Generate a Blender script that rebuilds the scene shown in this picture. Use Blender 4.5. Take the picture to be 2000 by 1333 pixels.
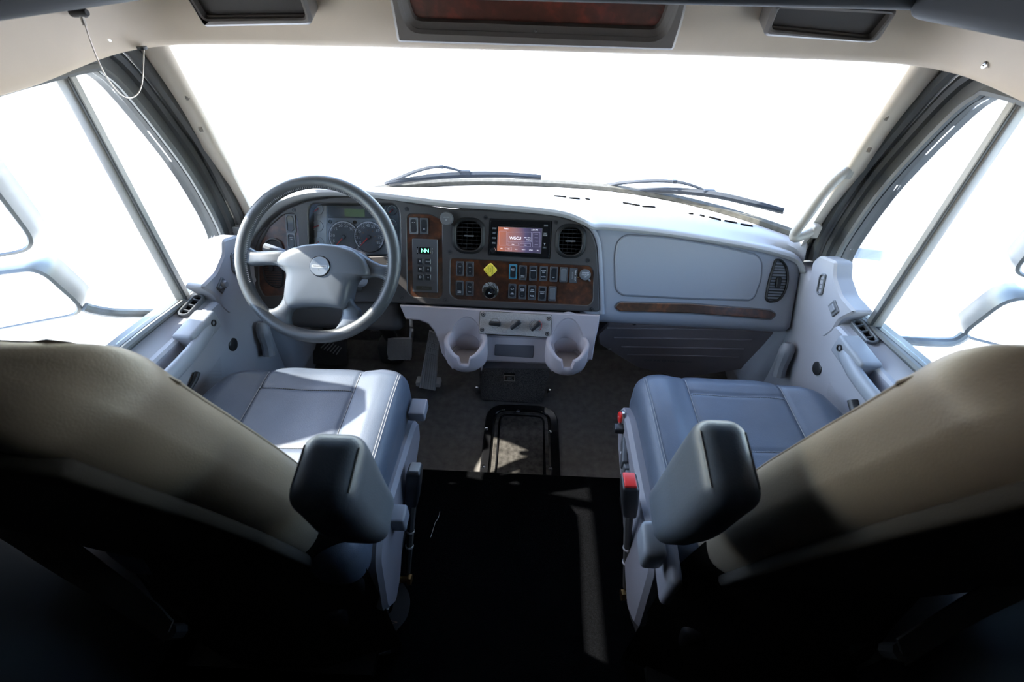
import bpy, math, random
from mathutils import Vector, Matrix
from mathutils.geometry import tessellate_polygon

for o in list(bpy.data.objects): bpy.data.objects.remove(o)
random.seed(7)
SC = bpy.context.scene
COL = SC.collection
rad = math.radians

# ------------------------------------------------------------------ camera
EYE = Vector((0, 0, 1.40)); FPX = 889.0
_p, _r, _y = rad(41.336), rad(1.222), rad(1.625)
_fw = Vector((0, math.cos(_p), -math.sin(_p))); _up = Vector((0, math.sin(_p), math.cos(_p))); _ri = Vector((1, 0, 0))
_R = math.cos(_r)*_ri + math.sin(_r)*_up; _U = -math.sin(_r)*_ri + math.cos(_r)*_up
_Z = Matrix.Rotation(_y, 3, 'Z')
CR, CU, CF = _Z @ _R, _Z @ _U, _Z @ _fw
cam = bpy.data.cameras.new('camera'); camo = bpy.data.objects.new('camera', cam); COL.objects.link(camo)
cam.sensor_width = 36; cam.lens = FPX*36/2000; cam.clip_start = .02
camo.matrix_world = Matrix(((CR.x, CU.x, -CF.x, EYE.x), (CR.y, CU.y, -CF.y, EYE.y), (CR.z, CU.z, -CF.z, EYE.z), (0, 0, 0, 1)))
cam.dof.use_dof = True; cam.dof.focus_distance = 1.42; cam.dof.aperture_fstop = 5.0
SC.camera = camo

# ------------------------------------------------------------------ light
_el, _az = rad(43.3), rad(280.8)
SUN_DIR = Vector((math.sin(_az)*math.cos(_el), math.cos(_az)*math.cos(_el), math.sin(_el)))      # towards the sun, ahead of the driver's door
SUN_E = 4.6
SKY_E = 0.42
W = bpy.data.worlds.new('sky'); SC.world = W; W.use_nodes = True
nt = W.node_tree; bg = nt.nodes['Background']
sky = nt.nodes.new('ShaderNodeTexSky'); sky.sky_type = 'NISHITA'; sky.sun_disc = False
sky.sun_elevation = math.asin(SUN_DIR.z); sky.sun_rotation = math.atan2(SUN_DIR.x, SUN_DIR.y)
sky.air_density = 1.0; sky.dust_density = .6; sky.ozone_density = 1.0
nt.links.new(sky.outputs[0], bg.inputs[0]); bg.inputs[1].default_value = SKY_E
sl = bpy.data.lights.new('sun', 'SUN'); sl.energy = SUN_E; sl.angle = rad(.6); sl.color = (1, .95, .86)
so = bpy.data.objects.new('sun', sl); COL.objects.link(so)
so.rotation_euler = SUN_DIR.to_track_quat('Z', 'Y').to_euler(); so.location = (-4, 2, 4)
SC.view_settings.view_transform = 'Standard'; SC.view_settings.look = 'None'
SC.view_settings.gamma = 1; SC.view_settings.use_curve_mapping = False
SC.view_settings.exposure = 2.4

# ------------------------------------------------------------------ helpers
def ray(u, v): return CF + CR*((u-1000)/FPX) + CU*((666.5-v)/FPX)
def on(u, v, X=None, Y=None, Z=None, t=None):
    d = ray(u, v)
    if X is not None: t = X/d.x
    if Y is not None: t = Y/d.y
    if Z is not None: t = (Z-EYE.z)/d.z
    return EYE + d*t
class Fr:
    """plane frame: origin o, axes x, y and normal n (towards the cab's rear)"""
    def __init__(s, o, x, y):
        s.o = Vector(o); s.x = Vector(x).normalized(); s.n = s.x.cross(Vector(y)).normalized(); s.y = s.n.cross(s.x)
    def p(s, x, y, h=0): return s.o + s.x*x + s.y*y + s.n*h
    def px(s, u, v, h=0):
        d = ray(u, v); t = s.n.dot(s.o + s.n*h - EYE)/s.n.dot(d); q = EYE + d*t - s.o
        return (q.dot(s.x), q.dot(s.y))
    def m(s, x=0, y=0, h=0, rot=0):
        c, k = math.cos(rot), math.sin(rot); a = s.x*c + s.y*k; b = s.y*c - s.x*k; o = s.p(x, y, h)
        return Matrix(((a.x, b.x, s.n.x, o.x), (a.y, b.y, s.n.y, o.y), (a.z, b.z, s.n.z, o.z), (0, 0, 0, 1)))
    def sub(s, x, y, h=0, rot=0, tilt=0):
        c, k = math.cos(rot), math.sin(rot); a = s.x*c + s.y*k; b = s.y*c - s.x*k
        if tilt: b = b*math.cos(tilt) + s.n*math.sin(tilt)
        return Fr(s.p(x, y, h), a, b)
UNIT = Fr((0, 0, 0), (1, 0, 0), (0, 1, 0))
def rrect(cx, cy, w, h, r, seg=5):
    r = min(r, w/2-1e-5, h/2-1e-5); out = []
    for k, (sx, sy) in enumerate(((1, 1), (-1, 1), (-1, -1), (1, -1))):
        for i in range(seg+1):
            a = math.pi/2*(k + i/seg)
            out.append((cx + sx*(w/2-r) + r*math.cos(a), cy + sy*(h/2-r) + r*math.sin(a)))
    return out
def circ(cx, cy, r, n=24, ry=None): return [(cx+r*math.cos(2*math.pi*i/n), cy+(ry or r)*math.sin(2*math.pi*i/n)) for i in range(n)]
def area2(p): return sum(p[i][0]*p[(i+1) % len(p)][1]-p[(i+1) % len(p)][0]*p[i][1] for i in range(len(p)))
def ccw(p): return list(p) if area2(p) > 0 else list(p)[::-1]
def fillet(p, r, seg=4):
    p = ccw(p); n = len(p); out = []
    rr = r if isinstance(r, (list, tuple)) else [r]*n
    for i in range(n):
        a, b, c = Vector(p[i-1]), Vector(p[i]), Vector(p[(i+1) % n])
        e, f = (a-b), (c-b); le, lf = e.length, f.length
        if le < 1e-6 or lf < 1e-6: continue
        k = min(rr[i], le*.49, lf*.49); e = b+e/le*k; f = b+f/lf*k
        for j in range(seg+1):
            t = j/seg; q = e*(1-t)**2 + b*2*t*(1-t) + f*t*t; out.append((q.x, q.y))
    return out
def inset(p, d):
    n = len(p); out = []
    for i in range(n):
        a, b, c = Vector(p[i-1]), Vector(p[i]), Vector(p[(i+1) % n])
        e = (b-a); f = (c-b)
        if e.length < 1e-9 or f.length < 1e-9: out.append(tuple(b)); continue
        e.normalize(); f.normalize(); n1 = Vector((-e.y, e.x)); n2 = Vector((-f.y, f.x)); m = n1+n2
        k = m.dot(n1)
        q = b + m*(d/k) if k > .3 else b + n1*d
        out.append((q.x, q.y))
    return out
def catmull(pts, n=6, closed=False):
    P = [Vector(p) for p in pts]; N = len(P); out = []
    rng = range(N) if closed else range(N-1)
    for i in rng:
        if closed: a, b, c, d = P[i-1], P[i], P[(i+1) % N], P[(i+2) % N]
        else: a, b, c, d = P[max(i-1, 0)], P[i], P[i+1], P[min(i+2, N-1)]
        for j in range(n):
            t = j/n
            out.append(.5*((2*b)+(c-a)*t+(2*a-5*b+4*c-d)*t*t+(3*b-a-3*c+d)*t**3))
    if not closed: out.append(P[-1])
    return out
def sm(a, b, x):
    t = max(0, min(1, (x-a)/(b-a))); return t*t*(3-2*t)
def lerp(tab, x):
    if x <= tab[0][0]: return tab[0][1]
    for (a, p), (b, q) in zip(tab, tab[1:]):
        if x <= b: return p+(q-p)*(x-a)/(b-a)
    return tab[-1][1]

class MB:
    def __init__(s): s.v = []; s.f = []
    def add(s, v, f):
        k = len(s.v); s.v += [Vector(q) for q in v]; s.f += [tuple(i+k for i in q) for q in f]; return s
    def prism(s, F, out, h0, h1, bev=0, holes=(), hb=None, back=True):
        out = ccw(out); hb = bev if hb is None else hb
        holes = [ccw(h) for h in holes]
        def ring(pts, h):
            k = len(s.v); s.v += [F.p(x, y, h) for x, y in pts]; return list(range(k, k+len(pts)))
        def wall(a, b, flip=False):
            n = len(a)
            for i in range(n):
                q = (a[i], a[(i+1) % n], b[(i+1) % n], b[i]); s.f.append(q[::-1] if flip else q)
        lo = ring(out, h0)
        if bev: mid = ring(out, h1-bev); tp = inset(out, bev); top = ring(tp, h1); wall(lo, mid); wall(mid, top)
        else: tp = out; top = ring(tp, h1); wall(lo, top)
        if not holes:
            n = len(tp); cc = any((tp[i][0]-tp[i-1][0])*(tp[(i+1) % n][1]-tp[i][1])-(tp[i][1]-tp[i-1][1])*(tp[(i+1) % n][0]-tp[i][0]) < -1e-9 for i in range(n))
            if cc:
                for t in tessellate_polygon([[Vector((x, y, 0)) for x, y in tp]]):
                    a, b, c = [top[i] for i in t]; nrm = (s.v[b]-s.v[a]).cross(s.v[c]-s.v[a]); s.f.append((a, b, c) if nrm.dot(F.n) > 0 else (a, c, b))
            else: s.f.append(tuple(top))
            if back: s.f.append(tuple(lo[::-1]))
        else:
            idx = list(top); polys = [[Vector((x, y, 0)) for x, y in tp]]; hl = []
            for h in holes:
                hx = inset(h, -hb) if hb else h
                r1 = ring(hx, h1); idx += r1; polys.append([Vector((x, y, 0)) for x, y in hx])
                if hb: r2 = ring(h, h1-hb); wall(r1, r2, True); r1 = r2
                r3 = ring(h, h0); wall(r1, r3, True)
            for t in tessellate_polygon(polys):
                a, b, c = [idx[i] for i in t]
                nrm = (s.v[b]-s.v[a]).cross(s.v[c]-s.v[a])
                s.f.append((a, b, c) if nrm.dot(F.n) > 0 else (a, c, b))
        return s
    def dome(s, F, out, hs):
        """stack of insets: hs = [(inset, height)...], last one capped"""
        out = ccw(out); prev = None
        for d, h in hs:
            k = len(s.v); s.v += [F.p(x, y, h) for x, y in (inset(out, d) if d else out)]; cur = list(range(k, k+len(out)))
            if prev:
                n = len(cur)
                for i in range(n): s.f.append((prev[i], prev[(i+1) % n], cur[(i+1) % n], cur[i]))
            prev = cur
        s.f.append(tuple(prev)); return s
    def scaledome(s, F, out, hs, c=None):
        out = ccw(out); prev = None
        if c is None: c = (sum(p[0] for p in out)/len(out), sum(p[1] for p in out)/len(out))
        for kx, h in hs:
            k = len(s.v); s.v += [F.p(c[0]+(x-c[0])*kx, c[1]+(y-c[1])*kx, h) for x, y in out]; cur = list(range(k, k+len(out)))
            if prev:
                n = len(cur)
                for i in range(n): s.f.append((prev[i], prev[(i+1) % n], cur[(i+1) % n], cur[i]))
            prev = cur
        s.f.append(tuple(prev)); return s
    def grid(s, rows, flip=False, closed=False):
        k = len(s.v); nr, nc = len(rows), len(rows[0]); s.v += [Vector(q) for r in rows for q in r]
        for i in range(nr-1):
            for j in range(nc if closed else nc-1):
                a, b = k+i*nc+j, k+i*nc+(j+1) % nc
                q = (a, b, b+nc, a+nc); s.f.append(q[::-1] if flip else q)
        return s
    def loft(s, rings, cap=True):
        k = len(s.v); n = len(rings[0]); s.grid(rings, closed=True)
        if cap: s.f.append(tuple(range(k+n-1, k-1, -1))); e = k+n*(len(rings)-1); s.f.append(tuple(range(e, e+n)))
        return s
    def tube(s, path, r, seg=8, closed=False, cap=True, ref=None, flat=1.0):
        P = [Vector(p) for p in path]; N = len(P); rings = []; u = Vector(ref) if ref else None
        for i in range(N):
            if closed: t = P[(i+1) % N]-P[i-1]
            else: t = P[min(i+1, N-1)]-P[max(i-1, 0)]
            t.normalize()
            if u is None: u = t.orthogonal()
            u = (u-t*u.dot(t)); u.normalize(); w = t.cross(u)
            q = r[i] if isinstance(r, (list, tuple)) else r
            rings.append([P[i]+u*(q*math.cos(2*math.pi*j/seg))+w*(q*flat*math.sin(2*math.pi*j/seg)) for j in range(seg)])
        if closed:
            rings.append(rings[0]); return s.loft(rings, False)
        return s.loft(rings, cap)
    def strip(s, path, w, side, th):
        """flat band of width w along path, side = width direction, thickness th"""
        P = [Vector(p) for p in path]; S = Vector(side); rings = []
        for i, p in enumerate(P):
            t = (P[min(i+1, len(P)-1)]-P[max(i-1, 0)]).normalized(); a = (S-t*S.dot(t)).normalized(); n = t.cross(a)
            ww = w[i] if isinstance(w, (list, tuple)) else w
            rings.append([p+a*ww/2+n*th/2, p-a*ww/2+n*th/2, p-a*ww/2-n*th/2, p+a*ww/2-n*th/2])
        return s.loft(rings)
    def rbox(s, hx, hy, hz, r, fn=None, n=(8, 8, 4), rs=3):
        """rounded box; fn maps local (x,y,z) to a point"""
        def axis(h, m):
            a = [-h + r*(1-math.cos(math.pi/2*i/rs)) for i in range(rs)]
            b = [-(h-r)+2*(h-r)*i/m for i in range(m+1)]
            return a+b+[-q for q in a[::-1]]
        H = (hx, hy, hz); A = [axis(H[i], n[i]) for i in range(3)]; cache = {}
        def pt(q):
            key = tuple(round(c, 6) for c in q)
            if key in cache: return cache[key]
            cl = Vector([max(-(H[i]-r), min(H[i]-r, q[i])) for i in range(3)]); d = Vector(q)-cl
            if d.length > 1e-9:
                # map the square border to a sphere
                m = max(abs(c) for c in d); d = d.normalized()*min(r, r)
            w = cl+d
            w = fn(w.x, w.y, w.z) if fn else w
            cache[key] = len(s.v); s.v.append(Vector(w)); return cache[key]
        for ax in range(3):
            b, c = (ax+1) % 3, (ax+2) % 3
            for sg in (-1, 1):
                for i in range(len(A[b])-1):
                    for j in range(len(A[c])-1):
                        q = []
                        for di, dj in ((0, 0), (1, 0), (1, 1), (0, 1)):
                            e = [0, 0, 0]; e[ax] = sg*H[ax]; e[b] = A[b][i+di]; e[c] = A[c][j+dj]; q.append(pt(e))
                        q = tuple(dict.fromkeys(q))
                        if len(q) >= 3: s.f.append(q if sg > 0 else q[::-1])
        return s
    def box(s, x0, x1, y0, y1, z0, z1, F=UNIT):
        v = [F.p(x, y, z) for z in (z0, z1) for x, y in ((x0, y0), (x1, y0), (x1, y1), (x0, y1))]
        return s.add(v, [(3, 2, 1, 0), (4, 5, 6, 7), (0, 1, 5, 4), (1, 2, 6, 5), (2, 3, 7, 6), (3, 0, 4, 7)])
    def lathe(s, F, prof, n=24, a0=0, a1=2*math.pi):
        full = abs(a1-a0-2*math.pi) < 1e-6; m = n if full else n+1
        rows = [[F.p(r*math.cos(a0+(a1-a0)*j/n), r*math.sin(a0+(a1-a0)*j/n), h) for j in range(m)] for r, h in prof]
        k = len(s.v); s.grid(rows, closed=full)
        if full and prof[-1][0] > 1e-5: s.f.append(tuple(range(k+m*(len(prof)-1), k+m*len(prof))))
        return s
    def mesh(s, name, ang=35):
        me = bpy.data.meshes.new(name); me.from_pydata([tuple(v) for v in s.v], [], s.f); me.validate()
        me.shade_smooth(); me.set_sharp_from_angle(angle=rad(ang)); me.update(); return me
    def build(s, name, mat, parent=None, label=None, ang=35): return obj(name, s.mesh(name, ang), mat, parent, label)

def obj(name, me, mat, parent=None, label=None, mw=None):
    o = bpy.data.objects.new(name, me); COL.objects.link(o)
    if mat is not None and not me.materials: me.materials.append(MAT[mat])
    if mw is not None: o.matrix_world = mw
    if parent:
        o.parent = parent; o.matrix_parent_inverse = ROOTM[parent.name].inverted() if parent.name in ROOTM else Matrix.Identity(4)
    ROOTM[o.name] = mw.copy() if mw is not None else Matrix.Identity(4)
    if label: o['label'] = label
    return o
ROOTM = {}
def thing(name, loc, label, cat, group=None, kind=None):
    o = bpy.data.objects.new(name, None); COL.objects.link(o); o.location = loc; o.empty_display_size = .03
    ROOTM[o.name] = Matrix.Translation(Vector(loc)); tag(o, label, cat, group, kind); return o
def tag(o, label=None, cat=None, group=None, kind=None):
    if label: o['label'] = label
    if cat: o['category'] = cat
    if group: o['group'] = group
    if kind: o['kind'] = kind
    return o
_tx = {}
def text(body, size, F, x, y, h, mat, parent, name='lettering', rot=0, wide=1.0, ext=.0003):
    key = (body, mat)
    if key not in _tx:
        cu = bpy.data.curves.new('t', 'FONT'); cu.body = body; cu.align_x = 'CENTER'; cu.align_y = 'CENTER'; cu.size = 1; cu.resolution_u = 2
        to = bpy.data.objects.new('t', cu); COL.objects.link(to)
        bpy.context.view_layer.update(); dg = bpy.context.evaluated_depsgraph_get()
        me = bpy.data.meshes.new_from_object(to.evaluated_get(dg)); bpy.data.objects.remove(to); bpy.data.curves.remove(cu)
        me.name = name; me.materials.clear(); me.materials.append(MAT[mat]); _tx[key] = me
    me = _tx[key]; m = F.m(x, y, h+ext, rot) @ Matrix.Diagonal((size*wide, size, 1, 1))
    return obj(name, me, None, parent, mw=m)

# ------------------------------------------------------------------ materials
MAT = {}
def mat(name, col, rough=.5, metal=0, noise=None, bump=None, spec=.5, coat=0, emit=None, sheen=0, wave=None):
    m = bpy.data.materials.new(name); m.use_nodes = True; MAT[name] = m
    n = m.node_tree.nodes; L = m.node_tree.links; b = n['Principled BSDF']
    b.inputs['Base Color'].default_value = (*col, 1); b.inputs['Roughness'].default_value = rough; b.inputs['Metallic'].default_value = metal
    b.inputs['Specular IOR Level'].default_value = spec; b.inputs['Coat Weight'].default_value = coat; b.inputs['Coat Roughness'].default_value = .12
    if sheen: b.inputs['Sheen Weight'].default_value = sheen; b.inputs['Sheen Roughness'].default_value = .5
    if emit: b.inputs['Emission Color'].default_value = (*emit[0], 1); b.inputs['Emission Strength'].default_value = emit[1]
    if noise or bump or wave: tc = n.new('ShaderNodeTexCoord')
    if noise:
        sc, amt = noise; t = n.new('ShaderNodeTexNoise'); t.inputs['Scale'].default_value = sc; t.inputs['Detail'].default_value = 4
        L.new(tc.outputs['Object'], t.inputs[0]); r = n.new('ShaderNodeValToRGB'); L.new(t.outputs[0], r.inputs[0])
        r.color_ramp.elements[0].position = .3; r.color_ramp.elements[1].position = .7
        r.color_ramp.elements[0].color = (*[c*(1-amt) for c in col], 1); r.color_ramp.elements[1].color = (*[min(1, c*(1+amt)) for c in col], 1)
        L.new(r.outputs[0], b.inputs['Base Color'])
    if bump:
        sc, st, di = bump; t = n.new('ShaderNodeTexVoronoi' if st < 0 else 'ShaderNodeTexNoise'); t.inputs['Scale'].default_value = sc
        L.new(tc.outputs['Object'], t.inputs['Vector']); bp = n.new('ShaderNodeBump'); bp.inputs['Strength'].default_value = abs(st); bp.inputs['Distance'].default_value = di
        L.new(t.outputs[0], bp.inputs['Height']); L.new(bp.outputs[0], b.inputs['Normal'])
    if wave:
        sc, st, axis = wave; t = n.new('ShaderNodeTexWave'); t.inputs['Scale'].default_value = sc; t.bands_direction = axis
        L.new(tc.outputs['Object'], t.inputs['Vector']); bp = n.new('ShaderNodeBump'); bp.inputs['Strength'].default_value = st; bp.inputs['Distance'].default_value = .001
        L.new(t.outputs[1], bp.inputs['Height']); L.new(bp.outputs[0], b.inputs['Normal'])
    return m
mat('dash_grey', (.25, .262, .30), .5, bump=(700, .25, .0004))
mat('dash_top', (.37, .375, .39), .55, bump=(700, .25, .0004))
mat('bezel', (.044, .040, .040), .5, bump=(900, .2, .0003))
mat('console_grey', (.40, .36, .375), .5, bump=(800, .2, .0003))
mat('cup_liner', (.33, .30, .30), .55)
mat('door_grey', (.30, .30, .325), .5, bump=(700, .2, .0004))
mat('door_ribbed', (.29, .29, .31), .55, wave=(190, .5, 'DIAGONAL'))
mat('handle_grey', (.20, .21, .235), .45)
mat('header_tan', (.58, .48, .37), .7, noise=(9, .04), bump=(500, .2, .0005))
mat('pillar_tan', (.55, .49, .42), .65, bump=(500, .2, .0005))
mat('overhead_grey', (.155, .135, .118), .5)
mat('overhead_beam', (.026, .027, .029), .7, spec=.2)
mat('overhead_dark', (.045, .05, .055), .6)
mat('black_plastic', (.018, .018, .02), .4)
mat('vent_black', (.012, .012, .013), .5, spec=.3)
mat('deep_black', (.004, .004, .004), .8, spec=.1)
mat('switch_body', (.06, .062, .068), .45)
mat('switch_rocker', (.018, .02, .024), .28)
mat('switch_dark_grey', (.11, .115, .125), .4)
mat('teal_plastic', (.05, .20, .28), .4)
mat('gloss_black', (.008, .008, .009), .12)
mat('rubber', (.07, .068, .066), .6, bump=(300, .2, .0005))
mat('rubber_grey', (.58, .57, .57), .5)
mat('leather', (.076, .092, .124), .42, noise=(14, .08), bump=(420, -.22, .0006))  # grey seat leather with blue sky light put into its base colour
mat('leather_warm_lit', (.165, .138, .112), .46, noise=(10, .1), bump=(420, -.22, .0006))  # same seat leather, warm light on the backrest put into its colour
mat('wheel_leather', (.048, .052, .056), .42, bump=(500, -.35, .0006))
mat('wheel_pad', (.068, .076, .090), .45, bump=(800, .25, .0003))
mat('stitch', (.22, .22, .23), .7)
mat('stitch_brown', (.20, .13, .09), .8)
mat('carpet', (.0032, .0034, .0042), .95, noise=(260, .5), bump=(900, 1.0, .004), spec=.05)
mat('floor_vinyl', (.115, .105, .097), .62, noise=(40, .25), bump=(420, .5, .0015))
mat('sub_carpet', (.15, .132, .12), .95, noise=(330, .75), bump=(700, 1.0, .003), spec=.1)
mat('seat_plastic', (.21, .205, .23), .5)
mat('shaded_back_cloth', (.02, .018, .017), .85, bump=(800, .4, .001), spec=.2)  # dark cloth; on the back cover mostly shade put into the colour
mat('webbing', (.03, .029, .03), .75, wave=(260, .6, 'X'))
mat('red', (.62, .025, .02), .35)
mat('yellow', (.85, .66, .06), .5)
mat('label_black', (.03, .028, .02), .6)
mat('white_print', (.75, .76, .78), .5)
mat('grey_print', (.30, .31, .33), .5)
mat('chrome', (.75, .75, .76), .12, metal=1)
mat('steel', (.55, .55, .55), .3, metal=1)
mat('brass', (.55, .33, .13), .35, metal=1)
mat('climate_plate', (.42, .385, .36), .45, metal=.15, noise=(500, .25))
mat('badge_metal', (.20, .22, .245), .35, metal=.6)
mat('dial_face', (.085, .095, .105), .5)
mat('cluster_plate', (.24, .26, .28), .5)
mat('cluster_pale', (.50, .50, .48), .45)
mat('needle_red', (.75, .06, .05), .4)
mat('lcd', (.055, .075, .055), .3, emit=((.08, .16, .06), .06))
mat('led_green', (.02, .1, .05), .4, emit=((.15, 1.0, .5), 1.0))
mat('screen_text', (.8, .8, .85), .4, emit=((.85, .85, 1), .25))
mat('screen_line', (.4, .38, .5), .4, emit=((.5, .46, .62), .10))
mat('mirror', (.7, .7, .7), .02, metal=1)
mat('mirror_shell', (.10, .105, .11), .35, metal=.2)
mat('tray_dark', (.040, .033, .029), .6)
mat('body_paint', (.45, .38, .30), .3, metal=.2, coat=.6)
mat('seal', (.045, .048, .05), .45, bump=(250, .2, .0008))
mat('seal_grey', (.12, .125, .125), .4)
mat('gasket', (.075, .072, .06), .7, noise=(60, .3))
mat('wiper', (.02, .026, .036), .6, spec=.25)
mat('bar_grey', (.24, .235, .225), .42)
mat('grab_tan', (.33, .31, .28), .45)
mat('concrete', (.62, .58, .52), .85, noise=(.8, .06))
mat('white_paint', (.75, .75, .76), .35, coat=.5)
mat('paper', (.8, .78, .72), .7)
mat('cable', (.55, .5, .44), .35, metal=.6)
mat('plate_dark', (.10, .10, .115), .5)
mat('plate_hatch', (.06,.055,.05), .25, noise=(60,.5), coat=.3)
mat('kick', (.20, .172, .18), .5, bump=(600, .2, .0004))

def wood(name, dark, mid, light, sc):
    m = mat(name, mid, .28, coat=.25); n = m.node_tree.nodes; L = m.node_tree.links; b = n['Principled BSDF']
    tc = n.new('ShaderNodeTexCoord'); t = n.new('ShaderNodeTexNoise'); t.inputs['Scale'].default_value = sc; t.inputs['Detail'].default_value = 6; t.inputs['Distortion'].default_value = 1.6
    t2 = n.new('ShaderNodeTexNoise'); t2.inputs['Scale'].default_value = sc*6; t2.inputs['Detail'].default_value = 3
    mx = n.new('ShaderNodeMix'); mx.data_type = 'FLOAT'; mx.inputs[0].default_value = .3
    L.new(tc.outputs['Object'], t.inputs[0]); L.new(tc.outputs['Object'], t2.inputs[0]); L.new(t.outputs[0], mx.inputs[2]); L.new(t2.outputs[0], mx.inputs[3])
    r = n.new('ShaderNodeValToRGB'); L.new(mx.outputs[0], r.inputs[0]); e = r.color_ramp.elements
    e[0].position = .32; e[0].color = (*dark, 1); e[1].position = .66; e[1].color = (*light, 1); k = e.new(.5); k.color = (*mid, 1)
    L.new(r.outputs[0], b.inputs['Base Color'])
wood('burl', (.018, .008, .005), (.055, .021, .011), (.13, .042, .016), 14)
wood('burl_overhead', (.06, .028, .02), (.11, .04, .028), (.24, .055, .035), 11)
def screen_mat():
    m = mat('screen', (.02, .02, .03), .15); n = m.node_tree.nodes; L = m.node_tree.links; b = n['Principled BSDF']
    tc = n.new('ShaderNodeTexCoord'); t = n.new('ShaderNodeTexNoise'); t.inputs['Scale'].default_value = 14; t.inputs['Detail'].default_value = 1
    g = n.new('ShaderNodeSeparateXYZ'); L.new(tc.outputs['Generated'], g.inputs[0]); L.new(tc.outputs['Object'], t.inputs[0])
    a = n.new('ShaderNodeMath'); a.operation = 'MULTIPLY_ADD'; a.inputs[1].default_value = .45; L.new(t.outputs[0], a.inputs[0]); L.new(g.outputs[0], a.inputs[2])
    r = n.new('ShaderNodeValToRGB'); L.new(a.outputs[0], r.inputs[0]); e = r.color_ramp.elements
    e[0].position = .25; e[0].color = (.42, .13, .06, 1); e[1].position = 1.1; e[1].color = (.045, .04, .08, 1); k = e.new(.62); k.color = (.26, .13, .13, 1); k = e.new(.85); k.color = (.07, .06, .13, 1)
    L.new(r.outputs[0], b.inputs['Emission Color']); b.inputs['Emission Strength'].default_value = .22
screen_mat()
def glass_mat(name, tint, refl):
    m = bpy.data.materials.new(name); m.use_nodes = True; MAT[name] = m; n = m.node_tree.nodes; L = m.node_tree.links; n.clear()
    o = n.new('ShaderNodeOutputMaterial'); t = n.new('ShaderNodeBsdfTransparent'); t.inputs[0].default_value = (*tint, 1)
    g = n.new('ShaderNodeBsdfGlossy'); g.inputs['Roughness'].default_value = .02; f = n.new('ShaderNodeFresnel'); f.inputs[0].default_value = 1.25
    k = n.new('ShaderNodeMath'); k.operation = 'MULTIPLY'; k.inputs[1].default_value = refl; L.new(f.outputs[0], k.inputs[0])
    x = n.new('ShaderNodeMixShader'); L.new(k.outputs[0], x.inputs[0]); L.new(t.outputs[0], x.inputs[1]); L.new(g.outputs[0], x.inputs[2]); L.new(x.outputs[0], o.inputs[0])
glass_mat('glass', (.96, .975, .97), .7)
glass_mat('lens', (.93, .94, .95), 1.0)
# ================================================================== setting
def struct(name, mb, m, parent=None, label=None, ang=35):
    o = mb.build(name, m, parent, label, ang)
    if not parent: o['kind'] = 'structure'
    return o
# ground far below the cab
struct('ground', MB().box(-60, 60, -60, 60, -1.25, -1.15), 'concrete', label='pale sunlit concrete lot outside the cab')
# floor with toe board
rows = []
for y, z in ((-.3, 0), (.6, 0), (1.25, 0), (1.42, .01), (1.5, .05), (1.60, .28), (1.64, .50), (1.64, .56)):
    rows.append([(x, y, z) for x in (-1.0, -.5, 0, .5, 1.0)])
mb = MB().grid(rows); mb.grid([[(p[0], p[1], p[2]-.04) for p in r] for r in rows], flip=True)
struct('floor', mb, 'floor_vinyl', label='black vinyl cab floor rising to the toe board', ang=20)
# carpet of the rear living floor
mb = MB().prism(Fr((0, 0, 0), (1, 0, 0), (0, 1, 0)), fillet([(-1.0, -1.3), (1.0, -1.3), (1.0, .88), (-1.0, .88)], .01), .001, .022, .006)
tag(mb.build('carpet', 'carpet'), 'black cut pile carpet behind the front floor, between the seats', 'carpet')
# rear room
struct('wall_back', MB().box(-1.06, 1.06, -1.36, -1.3, -.04, 1.9), 'overhead_dark')
for s, nm in ((-1, 'wall_left'), (1, 'wall_right')):
    struct(nm, MB().box(*sorted((s*.872, s*1.05)), -1.3, .345, -.04, 1.9), 'overhead_dark')
mb = MB().box(-1.05, 1.05, -1.3, 1.12, 1.62, 1.68)
struct('ceiling', mb, 'overhead_dark')
# outer roof and unseen visor lip added to shade the passenger dash; firewall, cowl sides
rows = [[(x, y, z-.04*(x/1.05)**4) for x in [-1.05+2.1*i/12 for i in range(13)]] for y, z in ((.2, 1.72), (.7, 1.70), (1.05, 1.60), (1.2, 1.40), (1.27, 1.275), (1.36, 1.262), (1.50, 1.245))]
struct('roof', MB().grid(rows).grid([[(p[0], p[1]+.004, p[2]+.02) for p in r] for r in rows], flip=True), 'body_paint', label='cab roof and unseen visor lip added to shade the dash')
struct('wall_front', MB().box(-.98, .98, 1.65, 1.70, -.04, .56), 'deep_black')
for s, nm in ((-1, 'wall_cowl_left'), (1, 'wall_cowl_right')):
    struct(nm, MB().box(*sorted((s*.885, s*.99)), 1.26, 1.70, -.04, .60), 'door_grey')
# overhead storage edge in dark grey (transverse beam and two side beams)
mb = MB().rbox(.92, .07, .16, .02, lambda x, y, z: (x, 1.02+y, 1.483+z), n=(2, 1, 1)); struct('trim_1', mb, 'overhead_beam', label='dark grey overhead beam across the cab above the header')
for s, nm in ((-1, 'trim_2'), (1, 'trim_3')):
    zb = 1.318 if s < 0 else 1.312
    mb = MB().rbox(.17, .75, .16, .02, lambda x, y, z: (s*(.79)+x, .22+y, zb+.16+z), n=(1, 2, 1))
    struct(nm, mb, 'overhead_beam', label='dark overhead locker edge above the %s door' % ('driver' if s < 0 else 'passenger'))
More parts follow.
